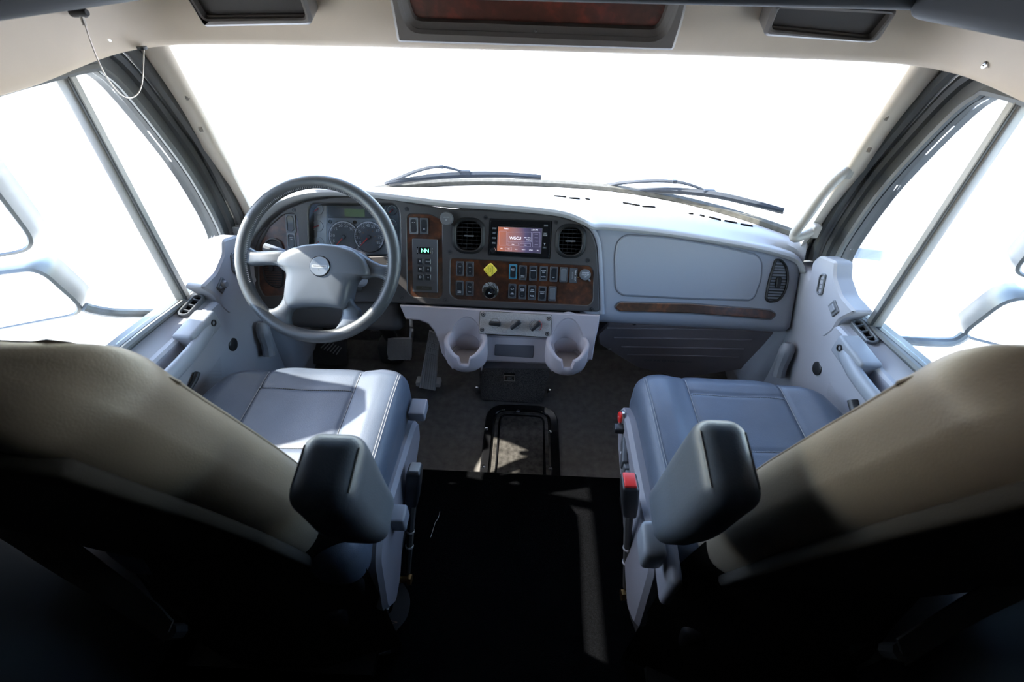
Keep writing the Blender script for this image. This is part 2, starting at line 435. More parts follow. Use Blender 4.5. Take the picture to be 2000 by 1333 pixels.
# header and side rails: one tan moulding running round the cab top
path = [(-.885, -.2), (-.885, .3), (-.885, .8), (-.882, .95), (-.872, 1.04), (-.85, 1.11), (-.80, 1.165), (-.70, 1.187), (-.5, 1.20), (-.25, 1.207), (0, 1.21)]
path = path+[(-x, y) for x, y in path[-2::-1]]
path = [Vector((p.x, p.y)) for p in catmull([(x, y, 0) for x, y in path], 4)]
prof = [(.10, .012), (.05, .0), (.012, -.004), (0, 0), (-.01, .012), (-.028, .05), (-.045, .10), (-.06, .16), (-.06, .30)]
rows = []
for i, p in enumerate(path):
    t = (path[min(i+1, len(path)-1)]-path[max(i-1, 0)]).normalized(); nrm = Vector((-t.y, t.x))
    f = sm(.85, 1.15, p.y); z0 = 1.193 + .022*f
    bulge = 1+.5*math.exp(-((abs(p.x)-.33)/.12)**2)
    rows.append([(p.x+nrm.x*d*(bulge if d < 0 else 1), p.y+nrm.y*d*(bulge if d < 0 else 1), z0+h) for d, h in prof])
hd = struct('trim_4', MB().grid(rows), 'header_tan', label='tan moulded header and door top rail round the cab', ang=60)
HF = Fr((0, 1.165, 1.27), (1, 0, 0), (0, -.34, .94))       # plane of the header face
# header trays
def tray(name, pts, inner, s, label):
    t = thing(name, HF.p(*HF.px(*pts[0])), label, 'storage tray', 'header storage trays')
    o = fillet([HF.px(u, v, .05) for u, v in pts], [.012]*len(pts)); i = fillet([HF.px(u, v, .05) for u, v in inner], .01)
    MB().prism(HF, o, -.03, .052, .006, holes=[i], hb=.003).build('frame', 'overhead_grey', t)
    MB().prism(HF, inset(ccw(i), -.003), -.04, .034).build('back_panel', 'tray_dark', t)
    a = HF.px(*inner[1], .04); b = HF.px(*inner[2], .04)
    q = [a, b, (b[0], b[1]+.007), (a[0], a[1]+.007)]
    MB().prism(HF, fillet(q, .002), -.014, .042, .003).build('lip', 'overhead_grey', t)
tray('header_tray', [(340, -42), (395, 50), (402, 54), (606, 50), (610, 40), (585, -42)], [(355, -36), (398, 38), (598, 36), (575, -36)], -1, 'dark open storage tray in the header above the driver side')
tray('header_tray', [(1512, 8), (1492, 66), (1497, 72), (1705, 86), (1718, 80), (1757, 20)], [(1523, 13), (1505, 58), (1702, 78), (1744, 26)], 1, 'dark open storage tray in the header above the passenger side')
# overhead console
oc = thing('overhead_console', (0, 1.17, 1.23), 'dark grey overhead console with burl wood insert above the windshield', 'console')
CF2 = Fr((0, 1.125, 1.26), (1, 0, 0), (0, -.30, .95))
o = fillet([CF2.px(u, v, .035) for u, v in ((748, -60), (762, 5), (776, 84), (1316, 100), (1340, 25), (1352, -50))], [.02, .02, .008, .008, .05, .02])
ip = fillet([CF2.px(u, v, .035) for u, v in ((775, -55), (784, 15), (802, 58), (1293, 76), (1318, 20), (1330, -45))], [.01, .05, .03, .03, .05, .01])
MB().prism(CF2, o, -.06, .037, .006, holes=[ip], hb=.006).build('housing', 'overhead_grey', oc)
i2 = inset(ccw(ip), .0)
MB().prism(CF2, inset(i2, -.003), -.05, .012).build('insert_panel', 'burl_overhead', oc, 'dark red-brown burl wood panel')
MB().grid([[CF2.p(x, y, h) for x, y in inset(i2, d)] for d, h in ((0, .030), (.004, .026), (.010, .022), (.012, .0125))], closed=True).build('insert_rim', 'overhead_grey', oc)
x, y = CF2.px(1046, 68, .03); MB().prism(CF2, rrect(x, y, .005, .016, .002), .015, .030, .002).build('catch', 'overhead_grey', oc)

# ---------------------------------------------------------------- windshield
def base_y(x): return 1.655-.36*abs(x/.87)**2.6
def top_y(x): return 1.25-.06*abs(x/.84)**2.4
def glass_pt(x, t):
    """t 0 at the cowl, 1 at the header"""
    yb, yt = base_y(x), top_y(x); xx = x*(1-.03*t)
    return Vector((xx, yb+(yt-yb)*t-.0*t, .722+(1.222-.722)*t+.02*math.sin(math.pi*t)))
def glass_hit(u, v, off=0):
    """world point where the sight line meets the windshield"""
    d = ray(u, v); lo, hi = .8, 3.2
    def side(t):
        p = EYE+d*t; tt = (p.z-.722)/.5; return p.y-(base_y(p.x)+(top_y(p.x)-base_y(p.x))*tt)
    for _ in range(40):
        m = (lo+hi)/2
        if side(m) > 0: hi = m
        else: lo = m
    return EYE+d*(lo+off)
xs = [-.86+1.72*i/28 for i in range(29)]
mb = MB(); mb.grid([[glass_pt(x, t/8) for x in xs] for t in range(9)])
w1 = struct('window_1', mb, 'glass', label='large curved windshield, blown out white with daylight')
g = MB(); pth = [Vector((x, base_y(x)+.012, .716+.004)) for x in [-.88+1.76*i/40 for i in range(41)]]
g.tube(pth, .020, 8, flat=.8)
g.build('gasket', 'gasket', w1, 'dark rubber gasket along the windshield base')
# cowl outside
rows = [[Vector((x, base_y(max(-.87, min(.87, x)))+d, z-.03*sm(.85, 1.3, abs(x)))) for x in [-1.3+2.6*i/20 for i in range(21)]] for d, z in ((.035, .66), (.06, .685), (.16, .66), (.35, .60), (1.4, .42))]
tag(MB().grid(rows).build('hood', 'white_paint'), 'bright hood and cowl just beyond the windshield', 'hood')
# wipers
def wiper(arm, blade, label):
    b0 = glass_hit(*arm[0], .03)
    t = thing('windshield_wiper', b0, label, 'wiper', 'windshield wipers')
    A = catmull([glass_hit(u, v, .03) for u, v in arm], 5)
    MB().tube(A, [.0085-.0045*i/len(A) for i in range(len(A))], 6, flat=.8).build('wiper_arm', 'wiper', t)
    B = catmull([glass_hit(u, v, .018) for u, v in blade], 6)
    n = len(B); MB().tube(B, [.0065+.005*math.sin(math.pi*i/(n-1)) for i in range(n)], 6).build('blade', 'wiper', t)
    q = [p+Vector((0, -.004, -.008)) for p in B]; MB().tube(q, .004, 4).build('rubber_lip', 'rubber', t)
    c = glass_hit(*arm[-1], .026)
    MB().rbox(.02, .008, .008, .004, lambda x, y, z: c+Vector((x, y, z)), n=(1, 1, 1)).build('bracket', 'wiper', t)
    c2 = glass_hit(*arm[2], .03)
    MB().rbox(.009, .006, .006, .003, lambda x, y, z: c2+Vector((x, y, z)), n=(1, 1, 1)).build('hinge', 'wiper', t)
wiper([(752, 360), (815, 334), (862, 326), (908, 337)], [(760, 357), (840, 345), (915, 341), (985, 341), (1057, 345)], 'windshield wiper parked in front of the driver')
wiper([(1112, 379), (1210, 358), (1318, 355), (1385, 375)], [(1225, 373), (1300, 371), (1390, 379), (1470, 396), (1531, 411)], 'windshield wiper parked in front of the passenger')

# ---------------------------------------------------------------- pillars, doors
XG = .935
def pz(u, v, X=XG): q = on(u, v, X=X); return (q.y, q.z)
ap_front = [pz(u, v) for u, v in ((1660, 590), (1643, 556), (1642, 525), (1655, 487), (1720, 392), (1800, 302), (1880, 222), (1922, 193), (1945, 188))]
REAR = .40
APER = [(REAR, .71), (.62, .690), (.819, .672), (.985, .650)] + ap_front + [(.90, 1.184), (.62, 1.183), (REAR, 1.18)]
APER = [(p.x, p.y) for p in catmull([(a, b, 0) for a, b in APER[:-2]], 3)] + APER[-2:]
def off(poly, d):
    p = ccw(poly); return inset(p, -d)
def side(s):
    who = 'driver' if s < 0 else 'passenger'
    FD = Fr((s*XG, 0, 0), (0, -s, 0), (0, 0, 1))           # local x = -s*Y, normal points inwards
    loc = lambda poly: [(-s*a, b) for a, b in poly]
    d = thing('door_1' if s < 0 else 'door_2', (s*.9, .6, .05), '%s door with grey trim panel and split side window' % who, 'door', kind='structure')
    del d['category']
    # window frame
    MB().prism(FD, loc(off(APER, .05)), -.03, .012, .006, holes=[loc(APER)], hb=.008).build('window_frame', 'seal', d)
    MB().tube([FD.p(a, b, .012) for a, b in loc(off(APER, .006))], .008, 6, closed=True).build('glass_seal', 'seal_grey', d)
    # glass, split by the division bar
    yb = .985; bar_top = 1.184
    fr = [(yb, .650)]+[p for p in APER if p[0] > yb+.004]+[(yb-.01, 1.186)]
    rr = [p for p in APER if p[0] <= yb+.004]
    MB().prism(FD, loc(fr), -.012, -.008).build('quarter_glass', 'glass', d)
    MB().prism(FD, loc(rr), -.012, -.008).build('window_glass', 'glass', d)
    MB().rbox(.012, .016, .28, .005, lambda x, y, z: Vector((s*(XG+.0+x), .988+y+(z)*.03, .915+z)), n=(1, 1, 2)).build('division_bar', 'bar_grey', d)
    MB().rbox(.005, .003, .275, .002, lambda x, y, z: Vector((s*(XG-.013+x), .979+y+(z)*.03, .915+z)), n=(1, 1, 2)).build('bar_channel', 'seal', d)
    # outer skin
    rows = [[(s*1.0, y, z) for y in (-.0, .4, .8, 1.3)] for z in (-.2, .2, .5, .60)]
    MB().grid(rows).build('outer_skin', 'body_paint', d)
    # lower inner panel: section swept along Y
    def sec(y):
        zs = lerp([(.1, .70), (.5, .675), (.82, .648), (.99, .632), (1.10, .628), (1.22, .66)], y)
        wd = 0
        return [(s*(.955), y, zs+.006), (s*(.915), y, zs+.004), (s*(.905), y, zs-.002), (s*(.872-wd), y, zs-.006), (s*(.862-wd), y, zs-.018), (s*(.862-wd), y, zs-.06), (s*(.868-wd), y, zs-.2), (s*(.875-wd), y, .30), (s*.875, y, .10), (s*.89, y, -.02)]
    ys = [.34, .42, .5, .6, .7, .82, .9, .95, .99, 1.03, 1.07, 1.12, 1.17, 1.22, 1.28]
    MB().grid([sec(y) for y in ys], flip=s > 0).build('door_panel', 'door_grey', d, ang=50)
    # upstand in front of the window: raised corner of the panel with vent
    # kick panel below the corner
    pf = Fr((s*.868, 0, 0), (0, -s, 0), (0, 0, 1))
    # armrest / handle module
    def shp(poly, h0, h1, bev, m, nm, F=pf, label=None, r=.012, parent=d): return MB().prism(F, fillet(loc(poly), r), h0, h1, bev).build(nm, m, parent, label)
    def pp(u, v, X): a = on(u, v, X=X); return (a.y, a.z)
    # shelf vents: two, each a rim, a dark throat and fins
    def vent(c, L, Wd, ax, up, fins, nm):
        a = Vector(ax).normalized(); F = Fr(c, a, Vector(up)); o = rrect(0, 0, L, Wd, Wd*.45)
        v = MB().prism(F, o, -.012, .004, .002, holes=[rrect(0, 0, L-.012, Wd-.012, Wd*.35)], hb=.001).build(nm, 'switch_dark_grey', d)
        MB().prism(F, rrect(0, 0, L-.011, Wd-.011, Wd*.35), -.011, -.006).build('throat', 'deep_black', v)
        for k in range(fins):
            x = -L/2+L*(k+1)/(fins+1); MB().box(x-.0012, x+.0012, -Wd/2+.006, Wd/2-.006, -.008, .0015, F).build('fin', 'switch_dark_grey', v)
    SH = lambda y: lerp([(.5, .675), (.82, .648), (.99, .632), (1.10, .628), (1.22, .66)], y)
    vent((s*.900, .955, .6435), .095, .030, (0, -s, 0), (s*.97, 0, .25), 3, 'window_vent')
    # corner upstand with demister vent
    cp = [(a.y, a.z) for a in [on(u, v, X=.862) for u, v in ((1582, 545), (1588, 510), (1602, 499), (1634, 511), (1631, 540), (1644, 578), (1672, 610))]]+[(1.005, .640), (1.003, .60), (1.02, .56), (1.20, .56)]
    cfr = Fr((s*.872, 0, 0), (0, -s, 0), (0, 0, 1))
    MB().prism(cfr, fillet(loc(cp), .012), -.035, .0125, .006).build('corner_panel', 'door_grey', d)
    c = on(1608, 556, X=.862); vf = cfr.sub(-s*c.y, c.z, .0125, math.atan2(-.9, s*.45))
    o = [(x, y+6.0*(x*x-.0009)) for x, y in rrect(0, 0, .062, .028, .011)]; hi = [(x, y+6.0*(x*x-.0009)) for x, y in rrect(0, 0, .052, .019, .008)]
    v = MB().prism(vf, o, -.012, .005, .002, holes=[hi], hb=.001).build('demister_vent', 'switch_dark_grey', d)
    MB().prism(vf, inset(ccw(hi), -.001), -.012, -.005).build('throat', 'deep_black', v)
    for k in (-.013, 0, .013): MB().box(k-.001, k+.001, -.014, .010, -.007, .002, vf).build('fin', 'switch_dark_grey', v)
    # mirror switch
    c = on(1631, 603, X=.862); sf = cfr.sub(-s*c.y, c.z, .0125, math.atan2(-.3, s*.85))
    v = MB().prism(sf, rrect(0, 0, .040, .030, .004), -.01, .004, .002).build('mirror_switch', 'switch_dark_grey', d)
    if s > 0: MB().prism(sf, rrect(0, 0, .022, .018, .003), .003, .008, .002).build('rocker', 'handle_grey', v)
    else:
        MB().lathe(sf.sub(-.004, 0), [(.011, .003), (.011, .010), (.008, .014), (0, .014)], 16).build('joystick', 'handle_grey', v)
        MB().lathe(sf.sub(.012, -.006), [(.004, .003), (.004, .007), (0, .007)], 10).build('button', 'handle_grey', v)
    # pull handle: block at the front end and a long arm running back
    md = [(.985, .50), (.990, .56), (1.000, .60), (1.000, SH(1.0)-.004), (.82, SH(.82)-.006), (.5, SH(.5)-.006), (.5, .46)]
    MB().prism(cfr, fillet(loc(md), .014), .0, .018, .006).build('armrest_module', 'door_grey', d)
    MB().rbox(.027, .056, .028, .009, lambda x, y, z: Vector((s*(.843+x), .872+y, .625+z)), n=(2, 2, 2), rs=4).build('pull_block', 'handle_grey', d)
    P = [Vector((s*x, y, z)) for x, y, z in catmull([(.834, .905, .622), (.824, .87, .620), (.814, .80, .622), (.811, .70, .630), (.818, .60, .640), (.84, .52, .65)], 5)]
    MB().tube(P, .020, 14, flat=.75, ref=(0, 0, 1)).build('pull_handle', 'handle_grey', d)
    c = on(1642, 680, X=.818); F = Fr((s*.8155, c.y, c.z), (0, -s, 0), (0, 0, 1))
    sc = MB().lathe(F, [(.009, 0), (.009, .003), (.0065, .003), (.006, -.004)], 16).build('screw', 'black_plastic', d)
    # recess behind the handle, black plug, ribbed cloth insert, latch lever
    rp = [on(u, v, X=.868) for u, v in ((1622, 745), (1650, 750), (1720, 830), (1720, 930), (1610, 900), (1616, 800))]
    MB().prism(cfr, fillet(loc([(a.y, a.z) for a in rp]), .02), -.006, .0115, .003).build('ribbed_insert', 'door_ribbed', d)
    c = on(1598, 720, X=.868); F = Fr((s*.866, c.y, c.z), (0, -s, 0), (0, 0, 1))
    MB().lathe(F, [(.020, -.004), (.020, .003), (.017, .005), (0, .005)], 20).build('plug', 'black_plastic', d)
    P = [on(u, v, X=.845) for u, v in ((1665, 782), (1670, 800), (1685, 830))]; P = [Vector((s*p.x, p.y, p.z)) for p in P]
    MB().tube(catmull(P, 3), [.012]*4+[.010]*3, 10, flat=.6).build('latch_lever', 'black_plastic', d)
    # body side below and ahead of the door: kick trim with round bulge
    mb = MB().rbox(.05, .10, .17, .045, lambda x, y, z: Vector((s*(.895+x-.02*sm(.1, -.1, z)), 1.27+y, .30+z)), n=(2, 3, 4))
    mb.build('kick_pod', 'door_grey', d)
    P = [on(u, v, X=.84) for u, v in ((1540, 670), (1535, 690), (1525, 715), (1520, 735))]
    MB().tube([Vector((s*p.x, p.y, p.z)) for p in catmull(P, 3)], [.012, .018, .022, .022, .022, .02, .02, .02, .02, .02], 10).build('hinge_cover', 'handle_grey', d)
    # ---------------- pillar
    k = thing('trim_5' if s < 0 else 'trim_6', (s*.86, 1.3, .74), '%s side windshield pillar trim' % who, 'pillar', kind='structure'); del k['category']
    N = 14; rings = []
    A0, A1 = Vector((.825, 1.185, 1.235)), Vector((.862, 1.325, .70))
    Bp = catmull([on(u, v, X=.888) for u, v in ((1850, 118), (1808, 170), (1741, 252), (1682, 334), (1619, 416), (1575, 490), (1560, 540))], 4)
    for i in range(N+1):
        t = i/N; a = A0.lerp(A1, t); f = t*(len(Bp)-1); j = min(int(f), len(Bp)-2); b = Bp[j].lerp(Bp[j+1], f-j)
        b.x = .888
        m1 = a.lerp(b, .25)+Vector((-.020, -.012, 0)); m2 = a.lerp(b, .55)+Vector((-.026, -.022, 0)); m3 = a.lerp(b, .85)+Vector((-.013, -.016, 0))
        o1 = b+Vector((.07, .0, 0)); o2 = a+Vector((.09, .03, .0)); 
        rings.append([Vector((s*p.x, p.y, p.z)) for p in (a, m1, m2, m3, b, o1, o2)])
    if s > 0: rings = [r[::-1] for r in rings]
    MB().loft(rings).build('pillar_cover', 'pillar_tan', k, ang=70)
    for u, v in ((1727, 228), (1694, 290)):
        q = on(u, v, X=.845); F = Fr((s*q.x, q.y-.012, q.z), (s*.6, .75, 0) if s > 0 else (.6, -.75, 0), (0, 0, 1))
        if F.n.y > 0: F = Fr(F.o, -F.x, (0, 0, 1))
        MB().lathe(F, [(.006, -.006), (.006, .002), (0, .003)], 12).build('clip', 'overhead_grey', k)
    # weather strips between pillar and door glass
    for d0, X, r0, m, nm in ((.058, .925, .016, 'seal', 'inner_seal'), (.085, .905, .017, 'seal_grey', 'mid_seal'), (.112, .893, .017, 'seal', 'outer_seal')):
        po = [(a, b) for a, b in off(APER, d0)]
        po = [p for p in po]
        # start at the front lower corner, run up the pillar and back along the roof
        st = min(range(len(po)), key=lambda i: (po[i][0]-1.22)**2+(po[i][1]-.70)**2)
        seq = [po[(st+i) % len(po)] for i in range(len(po))]
        cut = []
        for a, b in seq:
            cut.append((a, min(b, 1.245)))
            if a < .42: break
        MB().tube([(s*X, a, b) for a, b in cut], r0, 8).build(nm, m, k)
    return d, k
side(-1); door_r, pil_r = side(1)
# grab handle on the passenger pillar
gh = thing('grab_handle', on(1548, 462, X=.82), 'grey tubular grab handle on the passenger windshield pillar', 'grab handle')
P = [on(1655, 333, X=.85), on(1640, 345, X=.815), on(1610, 375, X=.79), on(1575, 425, X=.785), on(1553, 455, X=.79), on(1556, 465, X=.80), on(1590, 450, X=.85)]
MB().tube(catmull(P, 6), .0135, 12).build('grip', 'grab_tan', gh)
for u, v in ((1655, 333), (1590, 450)):
    c = on(u, v, X=.85); MB().rbox(.012, .016, .02, .006, lambda x, y, z: c+Vector((x, y, z)), n=(1, 1, 1)).build('foot', 'grab_tan', gh)
# header bolts and the steel cable by the driver
for u, v, lab in ((204, 74, 'small chrome bolt in the header beside the steel cable'), (1933, 127, 'small chrome bolt in the header over the passenger door')):
    q = on(u, v, X=.862*(1 if u > 1000 else -1)); sx = -1 if u > 1000 else 1
    F = Fr(q, (0, sx, 0) if sx > 0 else (0, -1, 0), (0, 0, 1))
    t = thing('header_bolt', q, lab, 'bolt', 'header bolts')
    MB().lathe(F, [(.009, -.01), (.009, .002), (.0065, .003), (.0065, .010), (.003, .011), (0, .009)], 12).build('bolt_head', 'chrome', t)
    MB().lathe(F, [(.0115, -.008), (.0115, .001), (.009, .0015)], 12).build('washer', 'steel', t)
t = thing('steel_cable', on(162, 30, X=-.80), 'thin steel cable hanging in a loop above the driver window', 'cable')
P = [on(u, v, X=X) for u, v, X in ((166, 48, -.80), (182, 95, -.805), (205, 145, -.81), (235, 184, -.815), (260, 190, -.82), (277, 165, -.825), (281, 95, -.83))]
MB().tube(catmull(P, 6), .0011, 6).build('wire', 'cable', t)
MB().tube([on(160, 33, X=-.80), on(166, 50, X=-.80)], .0035, 8).build('crimp', 'cable', t)
F = Fr(on(161, 24, X=-.81), (0, 1, 0), (0, 0, 1)); MB().lathe(F, [(.008, -.02), (.008, .004), (.005, .009), (0, .009)], 12).build('anchor_bolt', 'black_plastic', t)
F = Fr(on(277, 93, X=-.835), (1, 0, 0), (0, 1, 0)); MB().lathe(F, [(.010, -.003), (.010, .002), (0, .003)], 12).build('grommet', 'black_plastic', t)

# ---------------------------------------------------------------- outside mirrors
def mirror(name, corner, X, w, h, tilt, label, taper=0, arm=None):
    """corner: sight line to the lower inboard corner of the head"""
    c = on(*corner, X=X); s = 1 if X > 0 else -1
    F = Fr(c, Vector((1, -s*tilt, 0)), (0, .0, 1))
    t = thing(name, c, label, 'mirror', 'outside mirrors')
    o = fillet([(0, 0), (s*w, -.02), (s*w, h), (s*taper, h)], [.035, .03, .04, .05], 5)
    MB().dome(F, o, [(.025, -.10), (.004, -.07), (0, -.02), (0, .004), (.006, .008), (.010, .004)]).build('housing', 'mirror_shell', t)
    MB().prism(F, inset(ccw(o), .009), .0, .0055).build('mirror_glass', 'mirror', t)
    if arm:
        P = catmull([on(u, v, X=x) for u, v, x in arm], 5); MB().tube(P, .013, 10).build('mirror_arm', 'mirror_shell', t)
mirror('tow_mirror', (86, 486), -1.07, .27, .345, .35, 'large flat outside mirror on the driver side, cut off by the frame')
mirror('wide_angle_mirror', (180, 610), -1.07, .32, .14, .35, 'lower wide angle mirror on the driver side with a silver arm', .03, [(165, 600, -1.07), (185, 606, -1.06), (230, 612, -1.03), (310, 612, -1.0)])
mirror('tow_mirror', (1968, 534), 1.14, .34, .60, .35, 'large flat outside mirror on the passenger side, corner only in frame')
mirror('wide_angle_mirror', (1868, 655), 1.14, .36, .145, .35, 'lower wide angle mirror on the passenger side', .03, [(1885, 655, 1.14), (1860, 668, 1.12), (1810, 668, 1.07), (1740, 664, 1.0)])
# ================================================================== dashboard
DF = Fr((0, 1.278, .703), (1, 0, 0), (0, .479, .878))       # instrument panel plane
D = DF.px
dash = thing('dashboard', (0, 1.5, .5), 'grey moulded truck dashboard with dark instrument panel and burl wood inserts', 'dashboard')
# --- upper pad
EDGE = [(-.93, -.10), (-.89, -.055), (-.855, -.005), (-.81, .045), (-.76, .082), (-.70, .106), (-.62, .119), (-.50, .119), (-.395, .111), (-.25, .099), (-.10, .094), (.04, .087), (.12, .077), (.175, .058), (.205, .045), (.25, .046), (.40, .036), (.55, .020), (.70, .0), (.79, -.018), (.835, -.034), (.862, -.065)]
EDGE = [(p.x, p.y) for p in catmull([(a, b, 0) for a, b in EDGE], 4)]
rows = []
for x, w in EDGE:
    xb = max(-.89, min(.87, x)); yb = base_y(xb)+.015; zb = .714
    drv = sm(.24, .17, x)                                     # brow overhang on the driver side
    e = DF.p(x, w+.010, 0); lip = .020*drv
    p1 = Vector((x, yb, zb)); p2 = Vector((x, yb-.03, zb+.004))
    p3 = p2.lerp(e, .5)+Vector((0, 0, .012)); p4 = p2.lerp(e, .82)+Vector((0, 0, .012))
    rows.append([p1+Vector((0, .02, -.05)), p1, p2, p3, p4, e+Vector((0, .008, .004)), DF.p(x, w+.010, .012+lip*.4), DF.p(x, w+.004, .018+lip), DF.p(x, w-.004, .020+lip), DF.p(x, w-.011, .014+lip), DF.p(x, w-.013, -.03)])
from mathutils.bvhtree import BVHTree
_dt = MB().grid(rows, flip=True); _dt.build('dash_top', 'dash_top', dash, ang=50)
_bv = BVHTree.FromPolygons(_dt.v, _dt.f)
def ontop(u, v):
    h = _bv.ray_cast(EYE, ray(u, v).normalized())[0]
    return h if h else on(u, v, Z=.742)
# raised centre seam and defroster slots on the top
def slot(u0, v0, u1, v1, w=.008):
    a, b = ontop(u0, v0), ontop(u1, v1); m = (a+b)/2; d = b-a
    MB().rbox(d.length/2, w/2, .004, .003, lambda x, y, z: m+d.normalized()*x+Vector((-d.y, d.x, 0)).normalized()*y+Vector((0, 0, z+.0005)), n=(1, 1, 1)).build('defroster_slot', 'deep_black', dash)
for u0, v0, u1, v1 in ((1082, 384, 1106, 386), (1112, 388, 1132, 389), (1143, 389, 1152, 391), (1216, 397, 1250, 403), (1254, 404, 1280, 406), (1345, 418, 1354, 419), (1366, 421, 1376, 424), (1384, 425, 1408, 431), (1414, 432, 1440, 437), (1446, 439, 1470, 443)):
    slot(u0, v0, u1, v1)
# --- passenger side panel
XL, XR = .19, .868
def pfn(x, y, z):
    X = (XL+XR)/2+x; k = (x+(XR-XL)/2)/(XR-XL)
    top = lerp(EDGE, X)+.012; bot = -.258-.012*k
    w = bot+(top-bot)*(y+.15)/.30
    h = -.094+z
    if z > 0: h += -.0*k - .035*sm(.86, 1, k)**1.2*0
    X += .012*sm(0, .12, z)*0
    return DF.p(X, w, h+.0)
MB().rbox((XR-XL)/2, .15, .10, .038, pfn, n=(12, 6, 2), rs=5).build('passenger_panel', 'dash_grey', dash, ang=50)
# side fill to the left end of the dash under the brow
MB().rbox(.06, .15, .06, .03, lambda x, y, z: DF.p(-.865+x-.0*y, -.12+y*.9, -.07+z), n=(2, 4, 1)).build('end_cap', 'dash_grey', dash)
# backing body inside the dash so no daylight shows through
MB().box(-.84, .84, 1.335, 1.38, .36, .66).build('dash_core', 'deep_black', dash)
GL = [D(u, v, .009) for u, v in ((1222, 459), (1300, 464), (1400, 480), (1478, 498), (1488, 512), (1487, 545), (1474, 580), (1465, 587), (1350, 584), (1215, 577), (1203, 566), (1201, 500), (1206, 472))]
GLF = fillet(GL, .02)
MB().prism(DF, inset(ccw(GLF), -.0035), -.01, .0072).build('glove_box_gap', 'plate_dark', dash)
gl = MB().prism(DF, GLF, -.01, .0110, .0035).build('glove_box_door', 'dash_grey', dash)
ws = fillet([D(u, v, .009) for u, v in ((1210, 591), (1350, 594), (1505, 607), (1516, 615), (1506, 624), (1350, 612), (1210, 608), (1201, 600))], .006)
MB().prism(DF, inset(ccw(ws), -.004), -.01, .0072).build('wood_strip_recess', 'plate_dark', dash)
MB().prism(DF, ws, -.01, .0105, .002).build('wood_strip', 'burl', dash, 'long burl wood strip below the glove box')
# half moon vent at the passenger end
def slat_vent(out_px, h, name, n, horizontal=True, knob=None, rim='vent_black', parent=dash, skew=0):
    o = fillet([D(u, v, h) for u, v in out_px], .02, 4); cx = sum(p[0] for p in o)/len(o); cy = sum(p[1] for p in o)/len(o)
    i = inset(ccw(o), .006)
    v = MB().prism(DF, o, h-.03, h+.004, .003, holes=[i], hb=.002).build(name, rim, parent)
    MB().prism(DF, inset(i, -.001), h-.03, h-.022).build('throat', 'deep_black', v)
    ys = [p[1] for p in i]; y0, y1 = min(ys), max(ys)
    for k in range(n):
        y = y0+(y1-y0)*(k+.5)/n; xsn = []
        for a, b in zip(i, i[1:]+i[:1]):
            if (a[1]-y)*(b[1]-y) < 0: xsn.append(a[0]+(b[0]-a[0])*(y-a[1])/(b[1]-a[1]))
        if len(xsn) < 2: continue
        xa, xb = min(xsn), max(xsn)
        MB().box(xa-.001, xb+.001, y-.0016, y+.0016, h-.016, h+.0005, DF).build('slat', rim, v)
    if knob:
        x, y = D(*knob, h); MB().prism(DF, rrect(x, y, .014, .034, .006), h-.01, h+.006, .002).build('thumb_knob', rim, v)
    return v
slat_vent([(1514, 506), (1525, 505), (1538, 518), (1542, 545), (1535, 572), (1522, 590), (1500, 592), (1494, 584), (1500, 550)], .009, 'air_vent', 14, knob=(1520, 552))

# --- dark instrument panel with openings
BO = [D(u, v, .012) for u, v in ((488, 540), (490, 500), (505, 462), (530, 428), (560, 406), (600, 391), (650, 384), (700, 383), (770, 389), (822, 400), (875, 407), (980, 412), (1085, 420), (1135, 433), (1156, 452), (1166, 480), (1170, 540), (1172, 610), (980, 603), (778, 592), (700, 592), (600, 598), (520, 604), (500, 580))]
BOF = fillet(BO, .012)
W_SH = fillet([D(u, v, .012) for u, v in ((794, 425), (800, 418), (838, 419), (863, 430), (864, 575), (858, 583), (805, 580), (796, 570))], .008)
W_CE = fillet([D(u, v, .012) for u, v in ((880, 505), (1152, 520), (1159, 530), (1158, 588), (1150, 597), (890, 585), (879, 575))], .010)
W_LE = fillet([D(u, v, .012) for u, v in ((505, 500), (508, 478), (526, 443), (553, 420), (574, 416), (581, 430), (585, 500), (585, 575), (516, 579), (506, 560))], .010)
CLU = fillet([D(u, v, .012) for u, v in ((601, 410), (610, 397), (770, 397), (781, 412), (783, 500), (603, 505))], .012)
VL = rrect(*D(915.3, 460.8, .012), .098, .106, .036); VR = rrect(*D(1114.4, 471.3, .012), .090, .100, .034)
RAD = ccw([D(u, v, .012) for u, v in ((957, 427.5), (1078, 432), (1074, 505.5), (954, 498))])
MB().prism(DF, BOF, -.02, .012, .005, holes=[W_SH, W_CE, W_LE, CLU, VL, VR, RAD], hb=.0025).build('instrument_panel', 'bezel', dash, 'dark charcoal instrument panel bezel')
for o, nm in ((W_SH, 'wood_panel'), (W_CE, 'wood_panel'), (W_LE, 'wood_panel')):
    MB().prism(DF, inset(ccw(o), -.002), -.02, .0085).build(nm, 'burl', dash, 'glossy dark burl wood insert')
MB().prism(DF, inset(BOF and ccw(BOF), .01), -.05, -.042).build('panel_back', 'deep_black', dash)
edge = catmull([DF.p(*D(u, v, .012), .004) for u, v in ((1100, 421), (1138, 431), (1159, 451), (1170, 479), (1174, 540), (1177, 614))], 6)
MB().tube(edge, .0075, 10).build('panel_edge_trim', 'dash_grey', dash)
# screws
scr = MB().lathe(UNIT, [(.0068, -.001), (.0068, .0012), (.0050, .0014), (.0046, -.0006), (.0028, -.0006), (.0026, .0012), (0, .0014)], 14).mesh('screw')
for u, v in ((794, 408.7), (948.5, 425.5), (1086, 434.6), (1148, 509), (879, 492.7), (870.4, 586.8), (1155.4, 605), (784.7, 581.5), (574.5, 410.7)):
    x, y = D(u, v, .012); obj('screw', scr, 'black_plastic', dash, mw=DF.m(x, y, .012))

